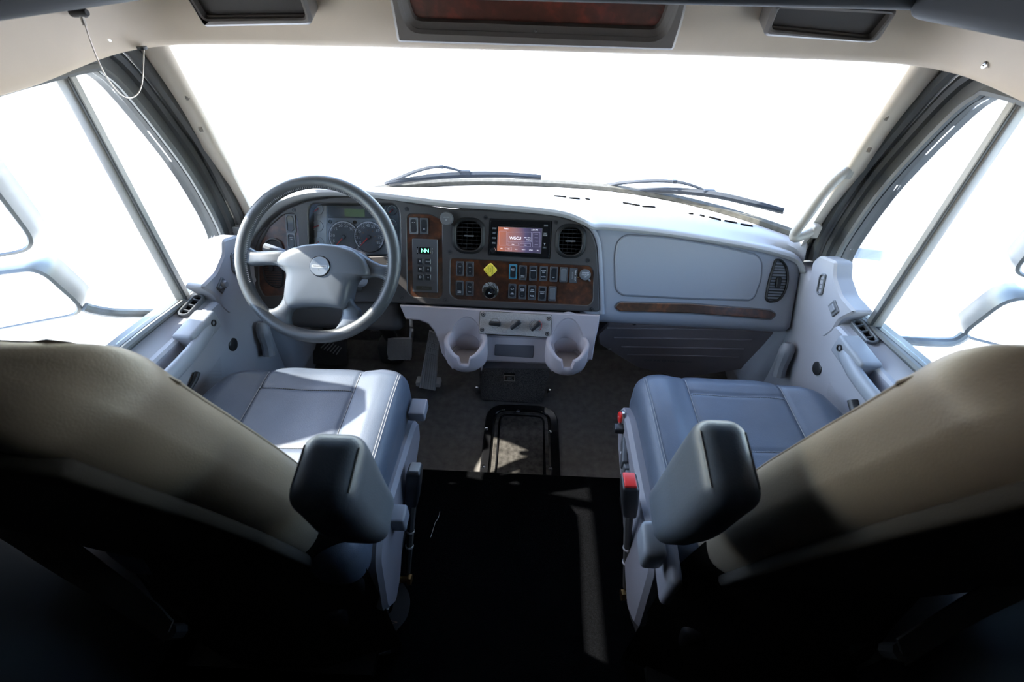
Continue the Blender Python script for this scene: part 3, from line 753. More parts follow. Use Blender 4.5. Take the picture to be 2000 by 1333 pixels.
# --- grille vents
def grille(o, ncol, nrow, nm):
    cx = sum(p[0] for p in o)/len(o); cy = sum(p[1] for p in o)/len(o)
    w = max(p[0] for p in o)-min(p[0] for p in o); h = max(p[1] for p in o)-min(p[1] for p in o)
    i = rrect(cx, cy, w-.020, h-.018, .028)
    v = MB().prism(DF, rrect(cx, cy, w+.004, h+.004, .038), -.02, .019, .007, holes=[i], hb=.004).build(nm, 'vent_black', dash)
    MB().prism(DF, inset(i, -.002), -.034, -.026).build('throat', 'deep_black', v)
    def span(q, ax):
        q += 1.3e-6
        xsn = [a[1-ax]+(b[1-ax]-a[1-ax])*(q-a[ax])/(b[ax]-a[ax]) for a, b in zip(i, i[1:]+i[:1]) if (a[ax]-q)*(b[ax]-q) < 0]
        return min(xsn), max(xsn)
    ww, hh = w-.020, h-.018
    for k in range(ncol):
        x = cx-ww/2+ww*(k+1)/(ncol+1); a, b = span(x, 0); MB().box(x-.0008, x+.0008, a, b, -.02, -.004, DF).build('fin', 'vent_black', v)
    for k in range(nrow):
        y = cy-hh/2+hh*(k+.5)/nrow; a, b = span(y, 1); MB().box(a, b, y-.0012, y+.0012, -.016, .008, DF).build('slat', 'vent_black', v)
    MB().prism(DF, rrect(cx, cy, .030, .005, .002), -.01, .012, .001).build('thumb_knob', 'switch_dark_grey', v)
grille(VL, 4, 7, 'air_vent'); grille(VR, 4, 7, 'air_vent')
slat_vent([(512, 518), (551, 513), (556, 540), (552, 563), (535, 563), (520, 552), (513, 535)], .010, 'air_vent', 9, knob=(530, 520))
x, y = D(535, 484, .012); MB().lathe(DF.sub(x, y), [(.030, .004), (.030, .016), (.026, .018), (.022, .012), (0, .006)], 24).build('round_vent', 'bezel', dash)

# --- round button over the bezel
x, y = D(871.4, 427, .03); kb = MB().lathe(DF.sub(x, y), [(.020, .0), (.020, .026), (.018, .030), (.0165, .0295), (0, .0295)], 28).build('round_knob', 'switch_dark_grey', dash)
text('LIGHTER', .005, DF, x, y+.003, .0295, 'grey_print', kb); MB().lathe(DF.sub(x, y-.004), [(.003, .0295), (.003, .030), (.002, .0302), (.0018, .0297)], 12).build('symbol', 'grey_print', kb)

# --- switches
sw_fr = MB().prism(UNIT, rrect(0, 0, .0248, .0468, .003), -.004, .004, .0012, holes=[rrect(0, .000, .0178, .0365, .006)], hb=.0006).mesh('frame')
def rk(kind):
    m = MB(); n = 12; rows = []
    for k in range(n+1):
        y = -.0178+.0356*k/n
        h = {'flat': .003, 'up': .0015+.004*sm(-.0178, .0178, y), 'down': .0055-.004*sm(-.0178, .0178, y), 'scoop': .002+.0035*abs(y/.0178)**1.5}[kind]
        hw = .0084*math.sqrt(max(.25, 1-max(0, abs(y)-.012)**2/.0062**2*.75))
        rows.append([(-hw, y, -.003), (-hw, y, h-.001), (-hw+.001, y, h), (hw-.001, y, h), (hw, y, h-.001), (hw, y, -.003)])
    m.grid(rows, flip=True); return m.mesh('rocker')
RK = {k: rk(k) for k in ('flat', 'up', 'down', 'scoop')}
bl = MB().prism(UNIT, rrect(0, 0, .0178, .0370, .003), -.003, .0055, .0018).mesh('blank_cover')
FRM = {}
for nmm in ('switch_body', 'teal_plastic', 'switch_dark_grey'):
    q = sw_fr.copy(); q.materials.clear(); q.materials.append(MAT[nmm]); FRM[nmm] = q
def switch(u, v, kind, label=None, marks=(), fr='switch_body', rm='switch_rocker', sc=1.0):
    x, y = D(u, v, .0085); M = DF.m(x, y, .0085) @ Matrix.Scale(sc, 4)
    s = obj('switch', FRM[fr], None, dash, label, mw=M)
    if kind == 'blank': obj('blank_cover', bl, 'switch_dark_grey', s, mw=M); return s
    obj('rocker', RK[kind], rm, s, mw=M)
    for body, dy, size in marks:
        hh = {'flat': .003, 'up': .0015+.004*sm(-.0178, .0178, dy), 'down': .0055-.004*sm(-.0178, .0178, dy), 'scoop': .002+.0035*abs(dy/.0178)**1.5}[kind]
        text(body, size, DF, x, y+dy, .0085+hh, 'white_print', s, 'symbol')
    return s
switch(898.5, 525, 'scoop', 'rocker switch with white mark', [('**', .005, .010), ('o', -.008, .006)])
switch(918, 526, 'scoop', None, [('**', .005, .010), ('o', -.008, .006)])
switch(897.7, 562.6, 'down', None, [('FOG', -.010, .0055), ('LAMP', -.0145, .0048)])
switch(917.4, 564, 'scoop', None, [('<D', .006, .008), ('ON', -.010, .006)])
switch(1002, 531, 'down', 'rocker switch in a bright teal frame', [('ATC', .008, .006), ('OFF', .003, .005)], fr='teal_plastic')
switch(1021, 533, 'up', None, [('AXLE', -.009, .005), ('LOCK', -.0135, .005)])
switch(1041.5, 534, 'flat', None, [('HAZARD', .008, .0042)])
switch(1061.5, 534.7, 'flat', None, [('ENGINE', .009, .0042), ('FAN', .004, .0045), ('AUTO', -.010, .005)])
switch(1081.4, 536, 'scoop', None, [('w', -.010, .010)])
switch(1100.7, 537, 'blank', 'blank cover plate')
switch(1000.4, 569, 'scoop', None, [('<>', .007, .009), ('@', -.009, .011)])
switch(1020, 570.6, 'flat', None, [('ROAD', .009, .0048), ('LAMP', .004, .0048), ('_', -.008, .010)])
switch(1039, 572, 'flat', None, [('DPF', .009, .005), ('REGEN', .004, .0045), ('REQ', -.010, .006)])
switch(1059, 573.6, 'down', None, [('EXHAUST', .006, .0036), ('BRAKE', .001, .0042)])
switch(1078.7, 574, 'blank', 'blank cover plate')
switch(568.5, 437, 'scoop', 'dimmer rocker switch behind the steering wheel', [], sc=1.25)
switch(570, 471, 'down', 'headlamp rocker switch behind the steering wheel', [('HEAD', .010, .0052), ('LPS', .004, .0052)], fr='switch_dark_grey', sc=1.1)
switch(808.5, 441.5, 'up', None, [('><', .011, .010)], fr='switch_dark_grey', rm='switch_dark_grey', sc=1.08)
switch(828.5, 442, 'scoop', None, [('=', -.009, .012)], sc=1.05)
# label plate and power outlet
x, y = D(1120, 538.5, .0085); q = MB().prism(DF, rrect(x, y, .0248, .0468, .003), .004, .0115, .0015).build('label_plate', 'switch_body', dash)
text('PARK', .006, DF, x+.006, y+.010, .0115, 'white_print', q, rot=math.pi/2); text('LAMP', .006, DF, x+.006, y-.010, .0115, 'white_print', q, rot=math.pi/2); text('MARKER', .006, DF, x-.003, y, .0115, 'grey_print', q, rot=math.pi/2)
x, y = D(1143, 537, .015); q = MB().lathe(DF.sub(x, y), [(.0175, .006), (.0175, .014), (.016, .018), (.012, .0195), (0, .0195)], 26).build('power_outlet_cap', 'switch_dark_grey', dash, 'round grey power outlet cap')
for k, tx in enumerate(('POWER', 'OUTLET', '12V')): text(tx, .0062, DF, x, y+.006-.006*k, .0195, 'white_print', q)
x2, y2 = D(1152.5, 550, .012); MB().tube([DF.p(x+.006, y-.012, .010), DF.p((x+x2)/2, (y+y2)/2-.002, .014), DF.p(x2, y2, .011)], .003, 8).build('tether', 'switch_dark_grey', q)
x, y = D(1128.5, 542, .009); MB().lathe(DF.sub(x, y), [(.002, .008), (.002, .010), (0, .011)], 10).build('indicator_lamp', 'brass', dash)
# yellow parking brake knob and its round neighbour
x, y = D(957.5, 527.5, .030); F = DF.sub(x, y, 0, rad(44)); 
q = MB().prism(F, rrect(0, 0, .0325, .0325, .006), .022, .031, .003).build('parking_brake_knob', 'yellow', dash, 'yellow diamond parking brake knob')
MB().lathe(F, [(.009, .006), (.007, .022)], 14).build('shaft', 'black_plastic', q)
text('PARKING', .0062, DF, x+.0070, y, .031, 'label_black', q, rot=math.pi/2); text('BRAKE', .0048, DF, x+.0005, y, .031, 'label_black', q, rot=math.pi/2); text('PUSH TO RELEASE', .0033, DF, x-.0055, y, .031, 'label_black', q, rot=math.pi/2)
for a in range(4): text('PULL TO APPLY', .0022, F.sub(0, 0, 0, a*math.pi/2), 0, .0128, .031, 'label_black', q)
x, y = D(957.5, 571, .0085); q = MB().prism(DF, circ(x, y+.006, .0265, 32), .004, .0100, .001).build('brake_label_disc', 'label_black', dash)
k = MB().lathe(DF.sub(x, y-.002), [(.0165, .009), (.0165, .017), (.0145, .020), (0, .0185)], 28).build('trailer_knob', 'gloss_black', dash, 'round black valve knob')
def arc_text(body, r, cx, cy, h, size, a0, a1, m, parent, inward=False):
    n = len(body)
    for i, ch in enumerate(body):
        if ch == ' ': continue
        a = a0+(a1-a0)*(i+.5)/n
        text(ch, size, DF, cx+r*math.cos(a), cy+r*math.sin(a), h, m, parent, 'letter', rot=a-math.pi/2+(math.pi if inward else 0))
arc_text('SUSPENSION AUTOFILL SYSTEM', .0238, x, y+.006, .0100, .0052, rad(195), rad(-12), 'white_print', q)
arc_text('DUMP POSITION', .0190, x, y+.007, .0100, .0050, rad(150), rad(25), 'white_print', q)
arc_text('PUSH TO FILL', .0150, x, y+.0075, .0205, .0044, rad(140), rad(40), 'white_print', k)
arc_text('POWER', .0112, x, y, .0190, .0048, rad(130), rad(50), 'white_print', k)
arc_text('TOWED VEHICLE', .0195, x, y, .0100, .0048, rad(215), rad(330), 'white_print', q, True)
text('P', .014, DF, x, y-.002, .0188, 'white_print', k, rot=rad(100))

# --- shift selector
sx0, sy0 = D(830, 520, .014); W0 = D(854.5, 520, .014)[0]-D(805, 520, .014)[0]; H0 = D(830, 468, .014)[1]-D(830, 573, .014)[1]
shf = MB().prism(DF, rrect(sx0, sy0, W0, H0, .004), .004, .0145, .002).build('shift_selector', 'switch_body', dash, 'push button shift selector showing green N N')
x, y = D(830, 490, .0145); MB().prism(DF, rrect(x, y, .036, .021, .003), .012, .0155, .0008).build('display_window', 'gloss_black', shf)
text('N', .0175, DF, x-.0055, y, .0155, 'led_green', shf, 'digit'); text('N', .0175, DF, x+.0065, y, .0155, 'led_green', shf, 'digit')
for k in (-1, 1):
    MB().prism(DF, rrect(x+k*.0235, y, .004, .022, .001), .012, .0152).build('side_label', 'deep_black', shf)
    text('SELECT' if k < 0 else 'MONITOR', .0042, DF, x+k*.0235, y, .0152, 'white_print', shf, rot=math.pi/2)
btn = MB().prism(UNIT, rrect(0, 0, .0178, .0190, .003), -.003, .0028, .0016).mesh('button')
for (u, v), ch, size in (((821, 510.5), 'R', .010), ((836, 511), 'MODE', .0046), ((821.5, 526), 'N', .010), ((836.5, 526.5), '^', .013), ((821.5, 541.5), 'D', .010), ((836.5, 542), 'v', .011)):
    x, y = D(u, v, .0145); b = obj('button', btn, 'switch_rocker', shf, mw=DF.m(x, y, .0145)); text(ch, size, DF, x, y-(.002 if ch == '^' else 0), .0145+.0028, 'white_print', b, 'symbol')
x, y = D(828, 563, .0145); MB().prism(DF, rrect(x, y, .05, .012, .002), .013, .0148).build('emblem_plate', 'label_black', shf)
text('Allison', .0085, DF, x+.004, y, .0148, 'switch_body', shf)

# --- gauge cluster
CH = -.018
cl = MB().prism(DF, inset(ccw(CLU), -.002), -.036, CH-.002).build('gauge_cluster', 'cluster_plate', dash, 'instrument cluster with round gauges')
def CP(u, v): return D(u, v, CH)
a = CP(605, 402); b = CP(638, 492); MB().prism(DF, fillet([CP(604, 399), CP(638, 400), CP(637, 500), CP(605, 500)], .006), CH-.003, CH).build('gauge_column', 'cluster_pale', cl)
MB().prism(DF, fillet([CP(641, 400), CP(752, 400), CP(744, 427), CP(641, 426)], .002), CH-.003, CH+.001, .0006).build('message_panel', 'dial_face', cl)
MB().prism(DF, fillet([CP(753, 398), CP(778, 404), CP(780, 496), CP(755, 496)], .004), CH-.003, CH).build('gauge_column', 'dial_face', cl)
MB().prism(DF, rrect(*CP(693, 416), .064, .024, .001), CH, CH+.0018).build('message_display', 'lcd', cl)
def gauge(u, v, r, ticks, a0, a1, nums, needle, size, ring='white_print', face='dial_face', nl=.8):
    x, y = CP(u, v); F = DF.sub(x, y, CH)
    g = MB().lathe(F, [(r, -.002), (r, .0022), (r*.97, .0028), (r*.95, .0012), (0, .0012)], 36).build('gauge', face, cl)
    arc = [F.p(r*.93*math.cos(t), r*.93*math.sin(t), .0022) for t in [a0+(a1-a0)*i/30 for i in range(31)]]
    MB().strip(arc, r*.08, (0, 0, 1), .0006)
    m = MB(); rows = [[F.p(q*math.cos(a0+(a1-a0)*i/30), q*math.sin(a0+(a1-a0)*i/30), .0020) for i in range(31)] for q in (r*.965, r*.90)]; m.grid(rows, flip=False); m.build('scale_ring', ring, g)
    if ticks:
        m = MB()
        for i in range(ticks+1):
            t = a0+(a1-a0)*i/ticks; c = F.sub(0, 0, 0, t); m.box(r*.82, r*.93, -.0004, .0004, .0016, .0021, c)
        m.build('scale_ticks', ring, g)
    for s_, t in nums: text(s_, size, F, r*.70*math.cos(t), r*.70*math.sin(t), .0016, 'white_print', g, 'numeral')
    if needle is not None:
        c = F.sub(0, 0, 0, needle); m = MB().prism(c, [(-.004, -.0022), (r*nl, -.0008), (r*nl, .0008), (-.004, .0022)], .004, .0058); m.build('needle', 'needle_red', g)
        MB().lathe(F, [(r*.13, .002), (r*.13, .007), (r*.09, .0085), (0, .0085)], 16).build('needle_hub', 'dial_face', g)
    return g
A = rad
gauge(672, 463, .0505, 30, A(225), A(35), [('5', A(203)), ('10', A(175)), ('15', A(138)), ('20', A(105)), ('25', A(75)), ('30', A(45))], A(228), .0135)
gauge(721, 463, .0495, 36, A(225), A(-45), [('15', A(185)), ('25', A(152)), ('35', A(122)), ('45', A(93)), ('55', A(66)), ('65', A(35)), ('75', A(0)), ('85', A(-30)), ('5', A(215))], A(226), .0125)
for u, v in ((621, 409), (621, 442), (622, 474)): gauge(u, v, .0175, 8, A(225), A(-20), [], A(215) if v != 442 else A(200), .005, ring='white_print', face='cluster_pale')
gauge(766, 411, .0150, 8, A(200), A(-20), [], A(225), .005); gauge(766, 438, .0150, 8, A(200), A(-20), [], A(215), .005)
gauge(768, 478, .0165, 6, A(260), A(90), [], A(120), .005, ring='needle_red')
for u, v in ((645, 433), (693, 434), (741, 435)): MB().lathe(DF.sub(*CP(u, v), CH), [(.0052, -.002), (.0052, .0015), (.004, .0006), (0, .0006)], 14).build('indicator_lamp', 'label_black', cl)
MB().prism(DF, rrect(*CP(738, 424.5), .008, .005, .001), CH+.0008, CH+.0016).build('warning_lamp', 'needle_red', cl)
for u, v in ((710, 455), (719, 450), (728, 452), (707, 466), (733, 462), (735, 471)): MB().prism(DF, rrect(*CP(u, v), .005, .004, .001), CH+.0012, CH+.0018).build('telltale', 'stitch_brown', cl)
MB().dome(DF, CLU, [(0, .009), (.003, .004), (.006, -.012), (.0062, CH)]).f.pop() if False else None
m = MB(); o = ccw(CLU); r0 = [DF.p(x, y, .009) for x, y in o]; r1 = [DF.p(x, y, CH-.002) for x, y in inset(o, .006)]; m.grid([r0, r1], closed=True, flip=False); m.build('cluster_shroud', 'bezel', cl)
MB().prism(DF, inset(o, .001), .0065, .0072).build('cluster_lens', 'lens', cl)

# --- radio head unit
rad_o = thing('car_stereo', DF.p(*D(1016, 466), .01), 'black double height car stereo with lit orange touchscreen in the instrument panel', 'stereo')
ro = ccw([D(u, v, .015) for u, v in ((957.5, 428.2), (1077.2, 432.4), (1073.2, 505), (954.6, 497.6))])
MB().prism(DF, fillet(ro, .003), -.02, .015, .003).build('housing', 'gloss_black', rad_o)
R = lambda u, v: D(u, v, .0155)
def zoomR(x, y): return R(950+x/15.385, 425+y/15.385)
scq = [zoomR(345, 275), zoomR(1675, 335), zoomR(1625, 1075), zoomR(310, 1000)]
scq = [D(950+x/15.385, 425+y/15.385, .0155) for x, y in ((360, 285), (1670, 335), (1630, 1075), (320, 1005))]
MB().prism(DF, inset(ccw(scq), -.0015), .012, .0162, .001).build('screen_rim', 'plate_dark', rad_o)
MB().prism(DF, ccw(scq), .012, .0166).build('screen', 'screen', rad_o, 'lit touchscreen')
rot = math.atan2(scq[1][1]-scq[0][1], scq[1][0]-scq[0][0])
def ztext(t, x, y, size, m='screen_text', wide=1): text(t, size, DF, *zoomR(x, y), .0166, m, rad_o, 'lettering', rot=rot, wide=wide)
ztext('WGCU', 870, 625, .0125, wide=.9); ztext('Radio', 595, 335, .0062); ztext('2:34 PM', 1450, 378, .0062); ztext('90.1 MHz', 1235, 612, .0050); ztext('FM 89%', 1265, 675, .0046); ztext('Seek', 800, 812, .0040); ztext('Tune', 1165, 835, .0040)
for k, t in enumerate(('90.1', '90.1', '91.1', '1010.1', '1070.9', '97.5')): ztext(t, 460+218*k, 935+12*k, .0044)
def zbox(x0, y0, x1, y1):
    q = [zoomR(x0, y0), zoomR(x1, y0), zoomR(x1, y1), zoomR(x0, y1)]; q = ccw(q)
    MB().prism(DF, q, .0166, .01675, holes=[inset(q, .0005)]).build('screen_frame', 'screen_line', rad_o)
for bx in ((390, 410, 610, 840), (645, 440, 1350, 740), (645, 770, 965, 850), (1005, 790, 1330, 880), (1385, 455, 1615, 890), (570, 900, 765, 990)): zbox(*bx)
for k in range(4): MB().prism(DF, rrect(*zoomR(1500, 505+105*k), .011, .0008, .0003), .0166, .01675).build('screen_line', 'screen_line', rad_o)
for x, y, t in ((240, 328, 'MENU'), (232, 470, 'MAP'), (225, 617, 'VOICE'), (218, 768, 'INFO'), (1765, 485, 'DISP'), (1765, 535, 'POWER'), (1745, 910, 'USB'), (1790, 245, 'SIRIUS')):
    b = MB().prism(DF, rrect(*zoomR(x, y), .0125, .0068, .001), .014, .0162, .0006).build('button', 'switch_rocker', rad_o); text(t, .0038, DF, *zoomR(x, y), .0162, 'white_print', b, rot=rot)
MB().prism(DF, rrect(*zoomR(950, 235), .115, .003, .001), .0145, .0152).build('disc_slot', 'deep_black', rad_o)
MB().lathe(DF.sub(*zoomR(210, 975)), [(.0078, .014), (.0078, .024), (.0066, .026), (0, .0255)], 20).build('volume_knob', 'chrome', rad_o)
text('Y', .010, DF, *zoomR(1750, 810), .0152, 'white_print', rad_o, 'symbol')

# --- lower dash below the wheel (knee side) and column opening
MB().rbox(.24, .075, .045, .03, lambda x, y, z: DF.p(-.64+x, -.262+y*.75, -.055+z), n=(4, 2, 1)).build('knee_panel', 'bezel', dash)
# ================================================================== lower console with two cup holders
con = thing('center_console', (0, 1.12, .38), 'lilac grey lower console with two moulded cup holders', 'console')
cups = [(-.178, 1.084), (.146, 1.088)]
RO, RI, ZF = .069, .054, .372
def w_at(Y): return (Y-(1.278-.878*.020))/.479
def z_face(Y): return .703+.878*w_at(Y)+.479*.020
def arch(c):
    out = []
    for i in range(25):
        a = math.pi*(-.18+1.36*i/24); out.append((c[0]+(RI+.001)*math.cos(a), w_at(c[1]+(RI+.001)*math.sin(a))))
    return out
def cpx(*l): return [D(u, v, .020) for u, v in l]
cof = fillet(cpx((792, 624), (780, 596), (980, 607), (1172, 616), (1169, 640), (1163, 665), (1158, 700)), [.01, .008, .01, .008, .01, .01, .004], 4)
cof = ccw(cpx((792, 624), (780, 596), (980, 607), (1172, 616), (1169, 640), (1163, 665), (1157, 704), (1151, 704))+arch(cups[1])+cpx((1084, 698), (1080, 675), (1068, 660), (1045, 652), (968, 648), (950, 655), (940, 668), (936, 690))+arch(cups[0])+cpx((862, 690), (857, 668), (848, 648), (836, 633), (818, 626)))
MB().prism(DF, cof, -.012, .020, .004).build('console_face', 'console_grey', con)
# recessed middle
mid = fillet([D(u, v, .0) for u, v in ((940, 655), (1080, 660), (1086, 712), (936, 706))], .012)
MB().prism(DF, mid, -.05, .004, .006).build('lower_panel', 'console_grey', con)
pl = fillet([D(u, v, .006) for u, v in ((967, 673), (1043, 675.5), (1041, 700), (966, 695))], .004)
MB().prism(DF, pl, .0, .0062, .0012).build('blank_plate', 'plate_dark', con, 'dark grey blank plate between the cup holders')
for c in cups:
    # rim height against the angle: low at the front with a notch, climbing towards the dash face
    def rim(a, r):
        d = abs((a-(-math.pi/2)+math.pi) % (2*math.pi)-math.pi)      # 0 at the front, pi at the back
        base = .424+.022*sm(.3, 1.3, d)-.030*(1-sm(.20, .32, d))
        return max(base, min(.56, z_face(c[1]+r*math.sin(a))-.003))
    n = 60; m = MB(); fn = Fr((0, 0, 0), (1, 0, 0), (0, 1, 0))
    an = [2*math.pi*i/n for i in range(n)]
    P = lambda r, a, z: Vector((c[0]+r*math.cos(a), c[1]+r*math.sin(a), z))
    rows = [[P(.045, a, ZF-.022) for a in an], [P(RO-.012, a, ZF-.018) for a in an], [P(RO-.002, a, ZF-.004) for a in an], [P(RO, a, ZF+.01) for a in an], [P(RO, a, rim(a, RO)-.004) for a in an], [P(RO-.003, a, rim(a, RO-.003)) for a in an], [P(RI+.003, a, rim(a, RI)) for a in an], [P(RI, a, rim(a, RI)-.004) for a in an], [P(RI-.001, a, ZF+.012) for a in an]]
    m.grid(rows, closed=True); m.f.append(tuple(range(n-1, -1, -1)))
    cu = m.build('cup_holder', 'console_grey', con, ang=60)
    L = MB().lathe(Fr((c[0], c[1], 0), (1, 0, 0), (0, 1, 0)), [(RI, ZF+.013), (RI-.004, ZF+.014), (RI-.006, ZF+.008), (RI-.010, ZF+.008), (RI-.013, ZF), (0, ZF)], 40)
    L.build('cup_floor', 'cup_liner', cu)
# web between the cup pods and the face
for sx, c in ((-1, cups[0]), (1, cups[1])):
    MB().rbox(.066, .04, .05, .03, lambda x, y, z: Vector((c[0]+x, c[1]+.075+y, ZF+.00+z)), n=(2, 2, 2)).build('pod_root', 'console_grey', con)
# climate plate
CLF = [D(u, v, .0225) for u, v in ((938, 608.5), (1078, 616), (1075, 659.5), (935.5, 651.5))]
clp = thing('climate_control', DF.p(*CLF[0], .02), 'brushed grey climate control plate with three black rotary knobs', 'control panel')
MB().prism(DF, fillet(CLF, .006), .012, .0225, .001).build('plate', 'climate_plate', clp)
MB().prism(DF, inset(ccw(fillet(CLF, .006)), -.0016), .012, .0206).build('plate_rim', 'label_black', clp)
for u, v in ((944, 614.5), (1072, 623), (941.5, 644.5), (1068.5, 652.5)): obj('screw', scr, None, clp, mw=DF.m(*D(u, v, .0225), .0225))
for k, (u, v, a) in enumerate(((967, 631.5, -4), (1007, 634, 40), (1046, 636.5, 44))):
    x, y = D(u, v, .0225); F = DF.sub(x, y, .0225, rad(a))
    q = MB().lathe(F, [(.0155, -.002), (.0155, .001), (.0148, .0012)], 28).build('dial_ring', 'label_black', clp)
    MB().lathe(F, [(.0146, -.001), (.0146, .0018), (0, .0018)], 28).build('dial_disc', 'climate_plate', q)
    kb = MB().rbox(.0195, .0058, .010, .004, lambda x, y, z: F.p(x, y*(1+.25*sm(-.02, .02, x)), .010+z), n=(3, 1, 1)).build('rotary_knob', 'black_plastic', q)
    m = MB()
    for t in range(0, 181, 30):
        w = F.sub(0, 0, 0, rad(t)-rad(a)); m.box(.0195, .0215, -.0006, .0006, 0, .0004, w)
    m.build('dial_marks', 'white_print', q)
    if k == 2:
        m = MB(); rows = [[F.p(r*math.cos(rad(t)-rad(a)), r*math.sin(rad(t)-rad(a)), .0004) for t in range(100, 231, 10)] for r in (.0205, .0185)]; m.grid(rows).build('cold_arc', 'badge_metal', q)
        m = MB(); rows = [[F.p(r*math.cos(rad(t)-rad(a)), r*math.sin(rad(t)-rad(a)), .0004) for t in range(-50, 61, 10)] for r in (.0205, .0185)]; m.grid(rows).build('hot_arc', 'needle_red', q)
x, y = D(985, 646, .0225); MB().prism(DF, rrect(x, y, .0155, .0125, .002), .020, .0240, .001).build('push_button', 'climate_plate', clp)

# ================================================================== steering wheel
WC = Vector((-.565, 1.066, .729)); WA = rad(38)
WF = Fr(WC, (1, 0, 0), (0, math.sin(WA), math.cos(WA)))
wheel = thing('steering_wheel', WC, 'dark leather wrapped four spoke steering wheel in front of the driver', 'steering wheel')
RR = .2105
ringp = [WF.p(RR*math.cos(2*math.pi*i/72), RR*math.sin(2*math.pi*i/72), .012) for i in range(72)]
MB().tube(ringp, .0178, 16, closed=True).build('rim', 'wheel_leather', wheel)
m = MB()
for i in range(150):
    a = rad(200)-rad(225)*i/149
    if rad(-28) < a < rad(212):
        F = WF.sub((RR-.0155)*math.cos(a), (RR-.0155)*math.sin(a), .0215, a); m.box(-.0035, .0025, -.0006, .0006, -.0006, .0009, F)
q = m.build('stitching', 'stitch', wheel); q['kind'] = 'stuff'
def wz(x, y, h=.03): return WF.px(440+x/3.508, 330+y/3.508, h)
pad = [wz(*p) for p in ((348, 622), (372, 580), (440, 545), (540, 518), (650, 509), (770, 520), (880, 555), (950, 615), (985, 690), (990, 735), (930, 730), (880, 755), (855, 810), (838, 900), (812, 968), (700, 952), (560, 950), (470, 962), (420, 960), (395, 900), (405, 800), (418, 725), (395, 680), (352, 652))]
padf = fillet(pad, .010, 3)
MB().scaledome(WF, padf, [(1.0, -.02), (1.0, .018), (.985, .029), (.955, .036), (.88, .041), (.7, .044), (.4, .0455), (.15, .046)], c=wz(650, 700)).build('hub_pad', 'wheel_pad', wheel, ang=80)
for poly in (((390, 558), (300, 562), (200, 566), (120, 520), (95, 580), (100, 650), (170, 665), (240, 655), (345, 655), (420, 720), (450, 640)),
             ((900, 560), (985, 620), (1080, 662), (1175, 640), (1185, 700), (1165, 770), (1100, 772), (1060, 748), (1000, 737), (940, 760), (860, 720)),
             ((405, 850), (370, 930), (320, 965), (215, 945), (290, 1050), (390, 1115), (455, 1100), (428, 1050), (432, 985), (480, 950), (470, 880)),
             ((840, 860), (870, 930), (920, 965), (912, 1022), (985, 990), (880, 1090), (720, 1130), (772, 1070), (798, 1000), (800, 950), (780, 880))):
    MB().prism(WF, fillet([wz(x, y, .018) for x, y in poly], .012, 3), -.004, .020, .007).build('spoke', 'wheel_pad', wheel, ang=60)
x, y = wz(648, 668, .046); F = WF.sub(x, y, .043)
b = MB().lathe(F, [(.0275, -.002), (.0275, .004), (.0262, .0042)], 36).build('badge_ring', 'gloss_black', wheel)
MB().lathe(F, [(.0258, 0), (.0258, .0045), (.0245, .006), (0, .0055)], 36).build('badge', 'badge_metal', wheel, 'round silver hub badge')
MB().prism(F, fillet([(-.021, -.004), (.021, -.004), (.021, .0035), (-.021, .0035)], .002), .0045, .0064).build('badge_band', 'grey_print', wheel)
text('FREIGHTLINER', .0056, F, 0, -.0003, .0064, 'label_black', wheel, wide=.95)
text('k', .007, F, -.001, -.0095, .0060, 'label_black', wheel, 'symbol')
# column
colm = thing('steering_column', (-.571, 1.25, .55), 'grey steering column shroud with stalk behind the wheel', 'steering column')
MB().rbox(.062, .055, .09, .022, lambda x, y, z: WF.p(x+.012, y-.006-.10*0, -.105+z), n=(2, 2, 2)).build('shroud', 'seat_plastic', colm)
MB().rbox(.05, .05, .13, .02, lambda x, y, z: WF.p(x, y-.03-.2*(-z)*.2, -.27+z), n=(2, 2, 2)).build('lower_shroud', 'bezel', colm)
c0 = WF.p(-.05, .0, -.05); c1 = WF.p(-.175, .036, -.035); MB().tube(catmull([c0, c0.lerp(c1, .5), c1], 4), [.009]*5+[.012]*4, 10).build('stalk', 'handle_grey', colm)
MB().tube([WF.p(0, -.02, -.3), (-.56, 1.45, .12)], .028, 12).build('steering_shaft', 'black_plastic', colm)
mb = MB().rbox(.055, .05, .06, .03, lambda x, y, z: Vector((-.56+x, 1.44+y, .06+z)), n=(1, 1, 1)); mb.build('floor_boot', 'rubber', colm)

# ================================================================== pedals
def pedal(name, px, depth, rows_, cols_, m, label, armtop):
    F = Fr(on(*px[0], t=depth), (1, 0, 0), (0, .55, .83)); o = fillet([F.px(u, v) for u, v in px], .008)
    t = thing(name, F.o, label, 'pedal')
    MB().prism(F, o, -.012, .0, .003).build('pad', m, t)
    xs_ = [p[0] for p in o]; ys_ = [p[1] for p in o]; x0, x1, y0, y1 = min(xs_), max(xs_), min(ys_), max(ys_)
    m2 = MB()
    for i in range(cols_):
        for j in range(rows_):
            cx = x0+.004+(x1-x0-.008)*(i+.5)/cols_; cy = y0+.004+(y1-y0-.008)*(j+.5)/rows_
            m2.prism(F, rrect(cx, cy, (x1-x0-.01)/cols_*.75, (y1-y0-.01)/rows_*.72, .001, 1), -.001, .003)
    g = m2.build('tread_blocks', m, t); g['kind'] = 'stuff'
    return t, F, (x0, x1, y0, y1)
t, F, (x0, x1, y0, y1) = pedal('brake_pedal', [(757, 661), (805, 660), (803, 702), (760, 705), (755, 690)], 1.90, 9, 8, 'rubber_grey', 'square rubber brake pedal with worn silver arm', None)
P = [F.p(x1-.008, y1-.01, -.015), F.p(x1-.006, y1+.03, -.02), on(804, 640, t=1.93), on(803, 615, t=1.95)]
MB().tube(catmull(P, 4), .0105, 8, flat=.7).build('pedal_arm', 'steel', t)
